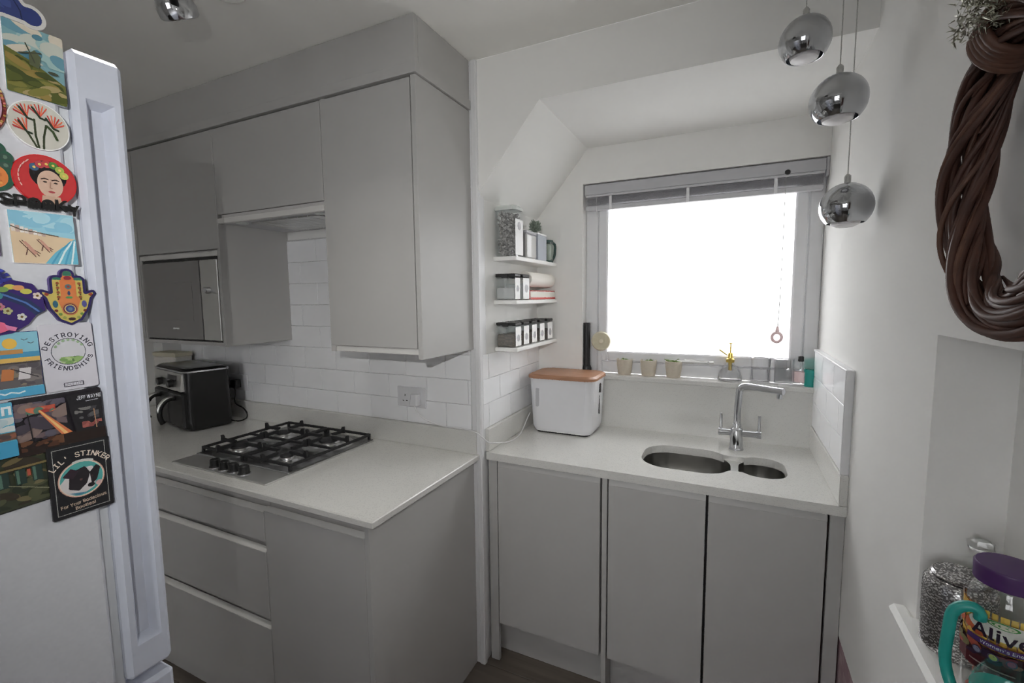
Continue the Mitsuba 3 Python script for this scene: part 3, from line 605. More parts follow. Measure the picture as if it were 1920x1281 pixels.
# ------------------------------------------------------------------ blind
bl = thing('venetian_blind', 'grey venetian blind drawn up at the top of the window', 'blind')
add(bl + '__headrail', box(WX0 + .006, W - .010, .606, .645, 1.992, 2.040, .003), 'm_blind_rail', smooth=False)
add(bl + '__bracket', box(W - .0099, W - .0012, .604, .647, 1.972, 2.042, .001), 'm_blind_rail', smooth=False)
add(bl + '__valance_lip', box(WX0 + .012, W - .014, .604, .612, 1.982, 1.9915, .002), 'm_blind', smooth=False)
for k in range(8):
    z_ = 1.948 + k * .0042
    m = hull([(WX0 + .013, .612, z_), (W - .016, .612, z_), (WX0 + .013, .637, z_ + .0028), (W - .016, .637, z_ + .0028), (WX0 + .013, .612, z_ + .0009), (W - .016, .612, z_ + .0009), (WX0 + .013, .637, z_ + .0037), (W - .016, .637, z_ + .0037)])
    add(bl + '__slat', m, 'm_blind_rail', smooth=False)
add(bl + '__bottom_rail', box(WX0 + .012, W - .015, .610, .638, 1.922, 1.943, .003), 'm_blind', smooth=False)
for lx in (.365, .70, 1.03): add(bl + '__ladder_tape', box(lx - .006, lx + .006, .6075, .6095, 1.921, 1.984), 'm_upvc', 'pale ladder tape', smooth=False)
add(bl + '__cord', tube(spline([(1.064, .601, 1.985), (1.063, .600, 1.7), (1.060, .600, 1.45), (1.058, .600, 1.385)], 20), .0011, 6), 'm_clear_cord', smooth=True)
add(bl + '__cord_eyelet', lathe([(0, 0), (.010, 0), (.010, .002), (0, .002)], 20), 'm_black', 'dark cord eyelet', smooth=30)
scene[bl + '__cord_eyelet']['to_world'] = T().translate([1.069, .6055, 2.000]).rotate([1, 0, 0], 90)
add(bl + '__tilt_cord', tube([(.300, .603, 1.985), (.302, .602, 1.90)], .0012, 6), 'm_wire', smooth=True)
ts = add(bl + '__cord_ring', tube([(1.056 + .017 * math.cos(t), .600, 1.345 + .019 * math.sin(t)) for t in np.linspace(0, 2 * math.pi, 24, endpoint=False)], .0058, 8, closed=True), 'm_tassel', 'pale pink cord ring', smooth=True)
add(ts + '__knot', cat(lathe([(0, 1.392), (.004, 1.388), (.0075, 1.372), (.006, 1.364), (0, 1.362)], 14, (1.057, .600, 0))), 'm_tassel', smooth=True)

# ------------------------------------------------------------------ things on the window ledge
LZ = WZ0
tc = thing('torch', 'black torch standing on its head at the left end of the window ledge', 'torch')
add(tc + '__head', lathe([(0, LZ), (.0225, LZ), (.024, LZ + .004), (.024, LZ + .022), (.018, LZ + .036), (.0175, LZ + .0363)], 28, (.250, .628, 0)), 'm_black', smooth=35)
add(tc + '__barrel', lathe([(.0165, LZ + .0366), (.0168, 1.38), (.0172, 1.382), (.0172, 1.389), (.015, 1.392), (0, 1.392)], 28, (.250, .628, 0)), 'm_black', smooth=35)
fn = thing('hand_fan', 'small cream handheld fan standing beside the black torch', 'fan')
fc = np.array([.318, .640, 1.303]); nrm = np.array([.30, -.95, .05]); nrm /= np.linalg.norm(nrm); fxv = np.cross(Z, nrm); fxv /= np.linalg.norm(fxv); fyv = np.cross(nrm, fxv)
def fanp(key, m, b, smooth=30): m.apply_transform(frame(fc, fxv, fyv, nrm)); return add(fn + key, m, b, smooth=smooth)
fanp('__cage', lathe([(0, -.014), (.036, -.014), (.046, -.006), (.047, .004), (.042, .012), (.039, .012), (.039, .002), (0, .002)], 36), 'm_cream', smooth=35)
for k in range(18):
    t = 2 * math.pi * k / 18
    fanp('__grille_bar', tube([(.009 * math.cos(t), .009 * math.sin(t), .0135), (.041 * math.cos(t + .35), .041 * math.sin(t + .35), .0125)], .0013, 5), 'm_cream', smooth=True)
fanp('__hub', lathe([(0, .017), (.009, .016), (.011, .012), (.011, .009), (0, .009)], 20), 'm_cream', smooth=35)
add(fn + '__handle', lathe([(0, LZ), (.019, LZ), (.019, LZ + .006), (.0125, LZ + .012), (.0115, 1.255), (0, 1.256)], 24, (.310, .643, 0)), 'm_white_plastic', 'pale grey handle', smooth=35)
for i, (px_, nl, lab) in enumerate(((.434, 5, 'leftmost of the three beige pots on the window ledge'), (.545, 5, 'middle one of the three beige pots on the window ledge'), (.656, 11, 'rightmost of the three beige pots, with the leafiest succulent'))):
    p_ = thing('succulent_pot', lab, 'potted plant', 'beige pots on the window ledge')
    py_ = .634
    add(p_ + '__pot', lathe([(0, LZ), (.0285, LZ), (.030, LZ + .003), (.0355, LZ + .045), (.0372, LZ + .070), (.0365, LZ + .073), (.033, LZ + .073), (.032, LZ + .062), (0, LZ + .062)], 32, (px_, py_, 0)), 'm_pot', smooth=30)
    add(p_ + '__soil', lathe([(0, LZ + .0655), (.02, LZ + .066), (.0318, LZ + .064), (.0318, LZ + .0622)], 20, (px_, py_, 0)), 'm_soil', smooth=40)
    rr = np.random.default_rng(20 + i)
    for k in range(nl):
        t = 2 * math.pi * k / nl + rr.uniform(-.3, .3); L = rr.uniform(.012, .022) if i < 2 else rr.uniform(.022, .042); up = rr.uniform(.3, .9)
        b0 = np.array([px_ + .006 * math.cos(t), py_ + .006 * math.sin(t), LZ + .063]); d = np.array([math.cos(t), math.sin(t), up]); d /= np.linalg.norm(d)
        add(p_ + '__leaf', tube([b0, b0 + d * L * .5 + Z * .003, b0 + d * L], [.0035, .0055, .001], 7), 'm_leaf', smooth=True)
ms = thing('plant_mister', 'ribbed glass plant mister with a brass pump on the window ledge', 'plant mister')
mx, my = .888, .632
a = np.linspace(0, 2 * np.pi, 64, endpoint=False)
prof = [(0, LZ + .0008), (.044, LZ + .0008), (.048, LZ + .006), (.047, LZ + .016), (.040, LZ + .040), (.028, LZ + .060), (.017, LZ + .070), (.0135, LZ + .080)]
mm = lathe(prof, 64); rad = np.hypot(mm.vertices[:, 0], mm.vertices[:, 1]); th = np.arctan2(mm.vertices[:, 1], mm.vertices[:, 0])
mm.vertices[:, :2] *= (1 + .035 * np.cos(16 * th) * (rad > .016))[:, None]; mm.apply_translation((mx, my, 0))
mi_ = mm.copy(); mi_.vertices[:] = np.c_[mx + (mm.vertices[:, 0] - mx) * .93, my + (mm.vertices[:, 1] - my) * .93, LZ + .004 + (mm.vertices[:, 2] - LZ) * .945]; mi_.invert()
add(ms + '__bottle', cat(mm, mi_), 'm_dielectric', smooth=30)
pm = add(ms + '__pump', lathe([(0, LZ + .045), (.007, LZ + .045), (.007, LZ + .0795), (.016, LZ + .0805), (.017, LZ + .094), (.011, LZ + .100), (.009, LZ + .120), (.005, LZ + .123), (0, LZ + .123)], 24, (mx, my, 0)), 'm_brass', 'brass pump', smooth=30)
add(pm + '__plunger', cat(cyl((mx, my, LZ + .1232), (mx, my, LZ + .160), .0022, 10), cyl((mx, my, LZ + .160), (mx, my, LZ + .165), .006, 16)), 'm_brass', smooth=30)
add(pm + '__nozzle', cyl((mx - .012, my, LZ + .110), (mx - .044, my - .004, LZ + .134), .0024, 10, .003), 'm_brass', smooth=30)
jr = thing('glass_jar', 'tall clear lidded glass jar on the window ledge behind the tap', 'glass jar')
add(jr + '__jar', lathe([(0, LZ + .001), (.036, LZ + .001), (.038, LZ + .005), (.038, LZ + .10), (.032, LZ + .112), (.032, LZ + .122), (.029, LZ + .122), (.029, LZ + .111), (.035, LZ + .099), (.035, LZ + .010), (0, LZ + .008)], 40, (1.004, .634, 0)), 'm_dielectric', smooth=35)
add(jr + '__lid', lathe([(0, LZ + .1225), (.034, LZ + .1225), (.035, LZ + .128), (.034, LZ + .136), (.030, LZ + .140), (0, LZ + .140)], 32, (1.004, .634, 0)), 'm_dielectric', smooth=35)
j2 = thing('glass_jar', 'squat clear open glass jar between the tall jar and the small bottle', 'glass jar')
add(j2 + '__jar', sub(hull(rr_slice(1.054, 1.124, .600, .650, .012, LZ + .001) + rr_slice(1.054, 1.124, .600, .650, .012, LZ + .105)), hull(rr_slice(1.058, 1.120, .604, .646, .010, LZ + .008) + rr_slice(1.058, 1.120, .604, .646, .010, LZ + .115))), 'm_dielectric', smooth=30)
add(j2 + '__rim', tube([(a_, b_, LZ + .1075) for a_, b_ in list(rrect(1.054, .600, 1.124, .650, .012, 4).exterior.coords)[:-1]], .0022, 8, closed=True), 'm_dielectric', smooth=True)
bt = thing('bottle', 'small clear bottle with a black cap and a pale label on the window ledge', 'bottle')
add(bt + '__bottle_body', lathe([(0, LZ + .001), (.019, LZ + .001), (.020, LZ + .004), (.020, LZ + .062), (.010, LZ + .085), (.008, LZ + .098)], 28, (1.147, .622, 0)), 'm_glass', smooth=35)
add(bt + '__cap', lathe([(.0095, LZ + .0985), (.0105, LZ + .099), (.0105, LZ + .117), (.009, LZ + .119), (0, LZ + .119)], 24, (1.147, .622, 0)), 'm_black', smooth=30)
add(bt + '__label', lathe([(.0203, LZ + .014), (.0206, LZ + .014), (.0206, LZ + .056), (.0203, LZ + .056)], 28, (1.147, .622, 0)), 'm_tassel', 'pale pink label', smooth=30)
cu = thing('cup', 'teal cup with a translucent top at the right end of the window ledge', 'cup')
add(cu + '__cup', lathe([(0, LZ), (.0185, LZ), (.0195, LZ + .003), (.0215, LZ + .068), (.020, LZ + .068), (.018, LZ + .006), (0, LZ + .006)], 28, (1.180, .612, 0)), 'm_teal', smooth=35)
add(cu + '__top', lathe([(.0213, LZ + .0685), (.0225, LZ + .110), (.021, LZ + .112)], 28, (1.180, .612, 0)), 'm_clear_teal', 'translucent top', smooth=35)

# ------------------------------------------------------------------ pendants and ceiling spotlight
def pendant(c, R, label):
    k = thing('pendant_light', label, 'pendant light', 'chrome globe pendants by the window')
    t = np.linspace(0.10, 2.36, 40)
    prof = [(R * math.sin(a_), R * math.cos(a_)) for a_ in t]; prof += [(p[0] - .0015, p[1] + .0005) for p in prof[::-1][:1]] + [(.94 * p[0], .96 * p[1]) for p in prof[::-1][1:]]
    s_ = add(k + '__shade', lathe(prof, 56, c), 'm_chrome_globe', 'mirror chrome globe', smooth=50)
    add(k + '__bulb', lathe([(0, -.052 * R / .06), (.020, -.0515 * R / .06), (.031, -.046 * R / .06), (.034, -.036 * R / .06), (.033, -.026 * R / .06), (0, -.02)], 36, c), 'm_bulb', 'white bulb face', smooth=40)
    add(k + '__cord_grip', lathe([(0, R - .002), (.0075, R - .001), (.0075, R + .016), (.004, R + .021), (0, R + .021)], 18, c), 'm_clear_cord', smooth=30)
    add(k + '__cord', tube([(c[0], c[1], c[2] + R + .021), (c[0], c[1], H - .022)], .0013, 6), 'm_clear_cord', smooth=True)
    add(k + '__canopy', lathe([(0, H - .001), (.03, H - .001), (.03, H - .018), (.026, H - .022), (0, H - .022)], 32, (c[0], c[1], 0)), 'm_chrome', smooth=30)
pendant((1.033, -.100, 2.166), .0592, 'highest of the three chrome globe pendants')
pendant((1.099, -.180, 1.978), .0600, 'middle one of the three chrome globe pendants')
pendant((1.142, -.092, 1.742), .0594, 'lowest of the three chrome globe pendants, beside the window')
sl = thing('spotlight', 'chrome ceiling spotlight above the fridge', 'spotlight')
sc_ = np.array([-.441, -.776, 2.276])
M_ = trimesh.transformations.rotation_matrix(math.radians(38), [1, .45, 0])
hm = lathe([(.0, .046), (.022, .042), (.040, .026), (.047, .0), (.046, -.018), (.043, -.022), (.036, -.018), (0, -.008)], 40); hm.apply_transform(M_); hm.apply_translation(sc_)
add(sl + '__head', hm, 'm_chrome', 'chrome lamp head', smooth=40)
bm = lathe([(0, -.024), (.020, -.023), (.030, -.018), (.033, -.0185), (0, -.0085)], 28); bm.apply_transform(M_); bm.apply_translation(sc_)
add(sl + '__bulb', bm, 'm_bulb', smooth=40)
bp = np.array([-.415, -.66, H])
add(sl + '__arm', tube(spline([sc_ + np.array([0, 0, .04]), sc_ + np.array([.02, .03, .06]), bp + np.array([0, 0, -.014])], 14), .006, 10), 'm_chrome', smooth=True)
add(sl + '__base', lathe([(0, H - .001), (.055, H - .001), (.054, H - .012), (.05, H - .015), (0, H - .015)], 36, (bp[0], bp[1], 0)), 'm_ceiling', 'white ceiling plate', smooth=30)

# ------------------------------------------------------------------ wreath
wv = thing('wreath', 'brown twisted vine wreath hanging on the right-hand wall', 'wreath')
WC = np.array([W - .040, -.835, 1.665]); WR, WRt = .168, .029
r_ = np.random.default_rng(11)
def wpt(t, phi, q, zz=0):
    rr_ = WR + q * math.cos(phi); xx = q * math.sin(phi) * .85
    return WC + np.array([-xx, (rr_ - .033) * math.cos(t), rr_ * math.sin(t)])
for k in range(46):
    ph0 = r_.uniform(0, 6.28); q0 = WRt * math.sqrt(r_.uniform(.25, 1.0)); tw = r_.choice([2, 3, 3, 4]) ; rad = r_.uniform(.003, .0056)
    t0 = r_.uniform(0, 6.28); L = r_.uniform(3.8, 6.1); n = 70
    ts_ = np.linspace(t0, t0 + L, n); wob = r_.uniform(0, 6.28)
    pts = [wpt(t, ph0 + tw * t * .8, q0 * (1 + .14 * math.sin(2.3 * t + wob))) for t in ts_]
    rr_ = np.full(n, rad); rr_[:6] *= np.linspace(.5, 1, 6); rr_[-6:] *= np.linspace(1, .45, 6)
    add(wv + '__vine', tube(pts, rr_, 7), 'm_vine_pale' if k % 4 == 0 else 'm_vine', smooth=True)
# wrapped band at the top left and the silvery tinsel tied there
tb = math.radians(66)
for k in range(5):
    t = tb + (k - 2) * .055
    add(wv + '__binding_vine', tube([wpt(t + .05 * math.sin(a_), a_, WRt * 1.16) for a_ in np.linspace(0, 2 * math.pi, 26, endpoint=False)], .0058, 8, closed=True), 'm_vine_pale', smooth=True)
tin = []
tcn = wpt(math.radians(80), 0, 0) + np.array([-.035, 0, .035])
for k in range(900):
    d = r_.normal(size=3); d /= np.linalg.norm(d); c = tcn + np.clip(r_.normal(size=3), -1.3, 1.3) * np.array([.012, .022, .034])
    u = np.cross(d, r_.normal(size=3)); u /= np.linalg.norm(u)
    tin.append(hull([c, c + u * .0024, c + d * r_.uniform(.006, .011), c + np.cross(u, d) * .0008]))
add(wv + '__tinsel', cat(*tin), 'm_tinsel', 'silvery tinsel tied at the top', kind='stuff', smooth=False)

# ------------------------------------------------------------------ jars in the recess of the right wall
struct('trim_3', cat(box(W - .031, W - .0005, NY0, NY1 + .042, NZ0 + .003, NZ0 + .025, .008), box(W - .02, W + .1075, NY0 + .001, NY1 - .001, NZ0 + .0005, NZ0 + .0245)), 'm_white_paint', 'white ledge board of the wall recess', smooth=False)
KZ = NZ0 + .0255
gj = thing('glitter_jar', 'silver glitter jar in the wall recess', 'jar')
gc = (1.2385, -.590)
add(gj + '__body', lathe([(0, KZ), (.040, KZ), (.0455, KZ + .006), (.0465, KZ + .10), (.0455, KZ + .115), (.038, KZ + .126), (0, KZ + .127)], 48, (*gc, 0)), 'm_glitter', smooth=35)
add(gj + '__lid', lathe([(.036, KZ + .1272), (.037, KZ + .130), (.034, KZ + .133), (0, KZ + .134)], 40, (*gc, 0)), 'm_glitter', smooth=35)
dc = thing('decanter', 'small clear glass bottle with a faceted stopper behind the purple-capped tub', 'bottle')
dcc = (1.279, -.545)
add(dc + '__bottle_body', lathe([(0, KZ), (.020, KZ), (.022, KZ + .004), (.022, KZ + .11), (.010, KZ + .130), (.009, KZ + .143)], 28, (*dcc, 0)), 'm_glass_green', smooth=35)
add(dc + '__stopper', lathe([(0, KZ + .1432), (.008, KZ + .1432), (.016, KZ + .152), (.019, KZ + .166), (.012, KZ + .178), (0, KZ + .180)], 8, (*dcc, 0)), 'm_dielectric', smooth=False)
al = thing('vitamin_tub', 'clear vitamin tub with a purple cap and an orange label', 'tub')
ac = (1.2475, -.705); AR = .0415; TZ = KZ + .188
add(al + '__tub', lathe([(0, KZ), (AR - .003, KZ), (AR, KZ + .005), (AR, TZ - .028), (AR - .004, TZ - .014), (AR - .009, TZ - .006), (AR - .009, TZ)], 48, (*ac, 0)), 'm_clear', smooth=35)
add(al + '__cap', lathe([(AR - .008, TZ), (AR - .0045, TZ + .0005), (AR - .004, TZ + .022), (AR - .006, TZ + .025), (0, TZ + .0255)], 60, (*ac, 0)), 'm_purple', 'purple screw cap', smooth=35)
pills = []
for k in range(70):
    a_, q = r_.uniform(0, 6.28), .031 * math.sqrt(r_.uniform(0, 1)); c = np.array([ac[0] + q * math.cos(a_), ac[1] + q * math.sin(a_), KZ + .008 + .085 * r_.uniform(0, 1)])
    s_ = trimesh.creation.icosphere(1, .0062); s_.apply_translation(c); pills.append(s_)
add(al + '__gummies', cat(*pills), 'm_pill', 'dark red gummies', kind='stuff', smooth=True)
pr = Print()
LW, LH = .150, .088           # label unrolled, s along the curve, seen from outside
lab = sbox(0, 0, LW, LH)
pr.rect(0, 0, LW, LH, (205, 150, 40))
pr.poly(Polygon([(0, LH), (LW, LH), (LW, .045), (0, .055)]), (226, 190, 60))
pr.blobs(26, sbox(0, .04, .06, LH), [(226, 120, 30), (240, 190, 60), (210, 90, 30)], .004, .012, 5)
pr.rect(0, 0, LW, .020, (96, 20, 34)); pr.rect(0, .020, LW, .036, (70, 30, 40))
pr.blobs(30, sbox(.0, .018, LW, .038), [(120, 40, 60), (180, 70, 50), (60, 24, 60), (120, 110, 60)], .003, .007, 6)
for i_, x_ in enumerate((.052, .068, .084)): pr.disc(x_, .028, .0052, (90, 70, 100)); pr.disc(x_, .028, .0038, [(150, 140, 170), (190, 180, 90), (170, 70, 110)][i_])
pr.disc(.076, .068, .024, (205, 205, 196), lab, 1.5, .55)
pr.disc(.074, .0765, .010, (60, 140, 60), None, 1.5, .45); pr.disc(.074, .0762, .008, (205, 205, 180), None, 1.5, .4)
pr.text('Alive!', .076, .052, .0165, (36, 14, 40), True, sx=1.05)
pr.poly(affinity.rotate(sbox(.040, .0395, .118, .0475), 0), (78, 34, 110))
pr.text("Women's Energy", .079, .0415, .0044, (230, 225, 235), False)
pr.rect(.045, .0105, .088, .0125, (190, 150, 150))
pr.rect(-.004, 0, .0005, LH, (225, 225, 228))
m, c_ = pr.mesh()
def wrap(m, c_, centre, R, ang0, z0):
    v, f, c = np.array(m.vertices), np.array(m.faces), c_
    for _ in range(3):
        long_ = (v[f][:, :, 0].max(1) - v[f][:, :, 0].min(1)) > .006
        if not long_.any(): break
        fl_ = f[long_]; nv = len(v)
        mids = [(v[fl_[:, a]] + v[fl_[:, b]]) / 2 for a, b in ((0, 1), (1, 2), (2, 0))]
        mc_ = [c[fl_[:, 0]]] * 3
        n_ = len(fl_); i_ = np.arange(n_)
        a, b, d = nv + i_, nv + n_ + i_, nv + 2 * n_ + i_
        nf = np.vstack([np.c_[fl_[:, 0], a, d], np.c_[a, fl_[:, 1], b], np.c_[d, b, fl_[:, 2]], np.c_[a, b, d]])
        v = np.vstack([v] + mids); c = np.vstack([c] + mc_); f = np.vstack([f[~long_], nf])
    th_ = ang0 + v[:, 0] / R
    rr_ = R + .0006 + v[:, 2]
    return trimesh.Trimesh(np.c_[centre[0] + rr_ * np.cos(th_), centre[1] + rr_ * np.sin(th_), z0 + v[:, 1]], f, process=False), c
m, c_ = wrap(m, c_, ac, AR, math.radians(-113) - .076 / AR, KZ + .068)
add(al + '__label', m, 'm_print', 'orange and purple printed label reading Alive!', color=c_)
jg = thing('shaker_bottle', 'translucent shaker bottle with a teal carry handle at the front of the recess', 'shaker bottle')
jc = (1.212, -.800)
add(jg + '__bottle_body', lathe([(0, KZ), (.030, KZ), (.033, KZ + .004), (.034, KZ + .070), (.030, KZ + .100), (.020, KZ + .120)], 36, (*jc, 0)), 'm_clear_teal', smooth=35)
add(jg + '__drink', lathe([(0, KZ + .003), (.028, KZ + .003), (.0325, KZ + .088), (0, KZ + .088)], 36, (*jc, 0)), 'm_teal', 'teal contents', smooth=35)
hp = spline([(1.206, -.742, 1.072), (1.197, -.741, 1.087), (1.185, -.738, 1.081), (1.176, -.738, 1.048), (1.174, -.738, 1.010), (1.178, -.742, .978), (1.186, -.762, .955)], 36)
add(jg + '__handle', tube(hp, np.full(36, .0072), 10), 'm_teal', 'teal carry handle', smooth=True)
bx_ = thing('lid', 'dark blue lid at the front of the recess, cut off by the frame', 'lid')
add(bx_ + '__disc', lathe([(0, KZ), (.027, KZ), (.028, KZ + .003), (.028, KZ + .112), (.025, KZ + .116), (0, KZ + .116)], 32, (1.283, -.782, 0)), 'm_navy', smooth=35)
add(bx_ + '__rib', lathe([(.0283, KZ + .01), (.0295, KZ + .012), (.0295, KZ + .018), (.0283, KZ + .02)], 32, (1.283, -.782, 0)), 'm_navy', smooth=35)

# ------------------------------------------------------------------ magnets on the fridge side
MX = FX - .0038
def rect_poly(w, h, r=.0015): return rrect(-w / 2, -h / 2, w / 2, h / 2, r, 3)
def magnet(label, cy, cz, poly, edge, paint, th=.003, rot=0, name='fridge_magnet', lift=0.0):
    k = thing(name, label, 'magnet', 'magnets on the side of the fridge')
    M = frame((MX + lift, cy, cz), Y, Z, X) @ trimesh.transformations.rotation_matrix(math.radians(rot), Z)
    add(k + '__backing', prism(poly, th, M), edge, smooth=False)
    p = Print(); paint(p, poly)
    if p.v:
        m, c = p.mesh(); m.apply_translation((0, 0, th + .00002)); m.apply_transform(M)
        add(k + '__print', m, 'm_print', color=c)
    return k
prin('m_mag_white', (0.72, 0.72, 0.72), 0.4); prin('m_mag_red', tuple(lin((200, 30, 34))), 0.3); prin('m_mag_purple', tuple(lin((62, 34, 110))), 0.4); prin('m_mag_navy', tuple(lin((34, 48, 104))), 0.4)
prin('m_mag_gold', (0.55, 0.33, 0.18), 0.3, 0.6)
def g_land(p, q):
    w, h = .0255, .039
    p.rect(-w, -h, w, h, (120, 168, 176), q)
    p.blobs(26, sbox(-w, .0, w, h).intersection(q), [(96, 150, 168), (190, 196, 184), (150, 186, 184), (78, 132, 150), (210, 200, 180)], .004, .010, 2, 2.2)
    p.poly(Polygon([(-w, -h), (w, -h), (w, -.016), (.012, -.008), (-.004, .001), (-w, .009)]), (104, 108, 44), q)
    p.blobs(34, Polygon([(-w, -h), (w, -h), (w, -.018), (.012, -.010), (-.004, -.002), (-w, .006)]).intersection(q), [(128, 124, 52), (86, 94, 36), (150, 128, 58), (70, 80, 34), (168, 150, 96)], .003, .008, 3, 2.4)
    p.poly(Polygon([(-.006, -.004), (.002, -.006), (.004, .008), (-.001, .014), (-.006, .008)]), (88, 96, 66), q)
    for a in (20, 110, 200, 290): p.line([(-.005, .009), (-.005 + .010 * math.cos(math.radians(a)), .009 + .010 * math.sin(math.radians(a)))], .0012, (70, 74, 58), q)
    p.disc(.014, -.006, .003, (70, 76, 62), q, 1.6, .6)
magnet('rectangular magnet with a green hill landscape and a blue sky', -1.2815, 1.793, rect_poly(.051, .078), 'm_mag_white', g_land, rot=-1)
def g_flower(p, q):
    p.disc(0, 0, .0262, (205, 202, 190)); 
    for (x0, x1, y1) in ((-.002, -.004, .006), (.002, .006, .002), (-.004, -.014, -.006)): p.line([(x0, -.025), ((x0 + x1) / 2 - .001, -.012), (x1, y1)], .0020, (56, 66, 40), q)
    for x, y, a0 in ((-.010, .010, 120), (.001, .013, 95), (.012, .004, 60), (-.012, -.006, 130)):
        for k in range(6):
            a = math.radians(a0 - 50 + 20 * k); p.poly(Polygon([(x, y - .003), (x + .010 * math.cos(a) - .001, y + .010 * math.sin(a)), (x + .0105 * math.cos(a + .12), y + .0105 * math.sin(a + .12))]).buffer(.0005), [(222, 74, 48), (236, 110, 60), (190, 40, 40)][k % 3], q)
        p.line([(x - .006, y + .006), (x, y - .004), (x + .004, y - .005)], .0022, (44, 56, 40), q)
    p.line([(.006, .001), (.011, -.004), (.014, -.012)], .0026, (60, 78, 44), q)
magnet('round pale magnet with red tropical flowers', -1.2835, 1.7235, Point(0, 0).buffer(.0272, quad_segs=12), 'm_mag_white', g_flower)
def g_face(p, q):
    p.disc(0, 0, .0278, (206, 34, 38)); c = Point(0, 0).buffer(.0276, quad_segs=12)
    p.disc(.003, .006, .0165, (34, 28, 30), c, 1.0, 1.0)
    p.disc(.004, -.004, .0125, (214, 176, 152), c, .92, 1.25)
    p.poly(Polygon([(-.004, -.018), (.012, -.018), (.014, -.03), (-.006, -.03)]), (206, 166, 140), c)
    p.poly(Polygon([(-.0095, .004), (-.006, .010), (.004, .012), (.014, .009), (.0165, .004), (.018, .012), (.010, .021), (-.004, .021), (-.012, .012)]), (40, 36, 40), c)
    for i, (x, y) in enumerate(((-.009, .013), (-.004, .017), (.002, .0185), (.008, .018), (.0135, .014), (.017, .008))): p.disc(x, y, .0042, [(60, 96, 130), (190, 60, 70), (200, 60, 60), (80, 140, 60), (170, 190, 70), (196, 200, 80)][i], c); p.disc(x, y, .0014, (240, 200, 90), c)
    for x in (-.001, .0085): p.line([(x - .003, .0005), (x, .0018), (x + .003, .0008)], .0010, (50, 36, 34), c); p.disc(x, -.0022, .0011, (46, 36, 34), c, 1.6, .8)
    p.line([(.0038, -.002), (.003, -.0085), (.005, -.009)], .0007, (176, 132, 110), c); p.disc(.0042, -.0132, .0020, (180, 70, 74), c, 1.5, .6)
    for k in range(7): a = math.radians(205 - 12 * k); p.line([(.0235 * math.cos(a), .0235 * math.sin(a)), (.0235 * math.cos(a - .12), .0245 * math.sin(a - .12))], .0012, (236, 170, 160), c)
magnet('round red button magnet with a portrait of a woman in a flowered headband', -1.2835, 1.662, Point(0, 0).buffer(.0285, quad_segs=12), 'm_mag_red', g_face, th=.004)
# die-cut word
sw = thing('fridge_magnet', 'black die-cut word magnet between the red button and the beach scene', 'magnet', 'magnets on the side of the fridge')
x_ = -1.3245
ghost = unary_union([Point(0, .0075).buffer(.0055, quad_segs=6), sbox(-.0055, 0, .0055, .0075)]).difference(unary_union([Point(-.0035, -.0004).buffer(.0013), Point(0.0, -.0004).buffer(.0013), Point(.0035, -.0004).buffer(.0013), Point(-.002, .008).buffer(.0012), Point(.0022, .008).buffer(.0012)]))
for ch in 'SPggKY':
    if ch == 'g':
        m = prism(ghost, .002, frame((MX + .0046, x_ + .0056, 1.6265), Y, Z, X)); x_ += .0122
    else:
        m = meshkit.text_mesh(ch, .0128, .002, True); b_ = m.bounds; m.apply_translation((-b_[0][0], 0, 0)); w_ = b_[1][0] - b_[0][0]; m.apply_scale([.0105 / w_, 1, 1]); m.apply_transform(frame((MX + .0046, x_, 1.6265 + (-.003 if ch == 'Y' else .001)), Y, Z, X)); x_ += .0114
    add(sw + '__letter', m, 'm_black', smooth=False)
add(sw + '__backing', box(MX + .0001, MX + .0045, -1.321, -1.258, 1.629, 1.635), 'm_black', smooth=False)
def g_beach(p, q):
    w, h = .0285, .0295
    p.rect(-w, -h, w, h, (146, 206, 226), q); p.blobs(10, sbox(-w, .008, w, h), [(166, 216, 232), (130, 196, 222)], .004, .010, 4, 2.5)
    p.poly(Polygon([(-w, -h), (w, -h), (w, .001), (.010, .003), (-w, .010)]), (224, 196, 158), q)
    p.poly(Polygon([(.026, .000), (w, .001), (w, -h), (-.002, -h), (.008, -.016)]), (96, 186, 212), q)
    for k in range(4): p.line([(.004 + .006 * k, -h), (.013 + .004 * k, -.014), (.024 + .001 * k, -.002)], .0018, (214, 236, 240) if k % 2 else (60, 160, 196), q)
    for k in range(8): p.rect(-w + .001 + k * .0036, .006 - k * .0006, -w + .0042 + k * .0036, .014 - k * .0012, [(226, 214, 204), (196, 170, 160), (236, 230, 222)][k % 3], q)
    p.line([(-w, .012), (-.02, .008), (.012, .003)], .0012, (110, 96, 84), q)
    for dx, dy, s in ((-.014, -.012, 1.0), (-.001, -.008, .8)):
        for l in (((-.006, .008), (.007, -.009)), ((-.004, -.008), (-.001, .003)), ((-.008, .007), (.004, -.010)), ((.001, -.001), (.008, -.006))): p.line([(dx + s * a, dy + s * b) for a, b in l], .0009, (110, 74, 66), q)
        p.poly(Polygon([(dx - .006 * s, dy + .007 * s), (dx - .003 * s, dy + .007 * s), (dx + .006 * s, dy - .006 * s), (dx + .003 * s, dy - .008 * s)]), (206, 150, 130), q)
magnet('square magnet of a sandy beach with two deckchairs', -1.2895, 1.594, rect_poly(.057, .060), 'm_mag_white', g_beach, rot=1.0)
hamsa = unary_union([rrect(-.0066, -.005, .0066, .0335, .0064), rrect(-.0165, -.008, -.0035, .0255, .006), rrect(.0035, -.008, .0165, .0255, .006),
    Polygon([(-.0165, .004), (-.024, .007), (-.0255, .004), (-.021, -.002), (-.018, -.014), (-.010, -.028), (0, -.0335), (.010, -.028), (.018, -.014), (.021, -.002), (.0255, .004), (.024, .007), (.0165, .004)]).buffer(.0012)]).buffer(-.0003).buffer(.0006)
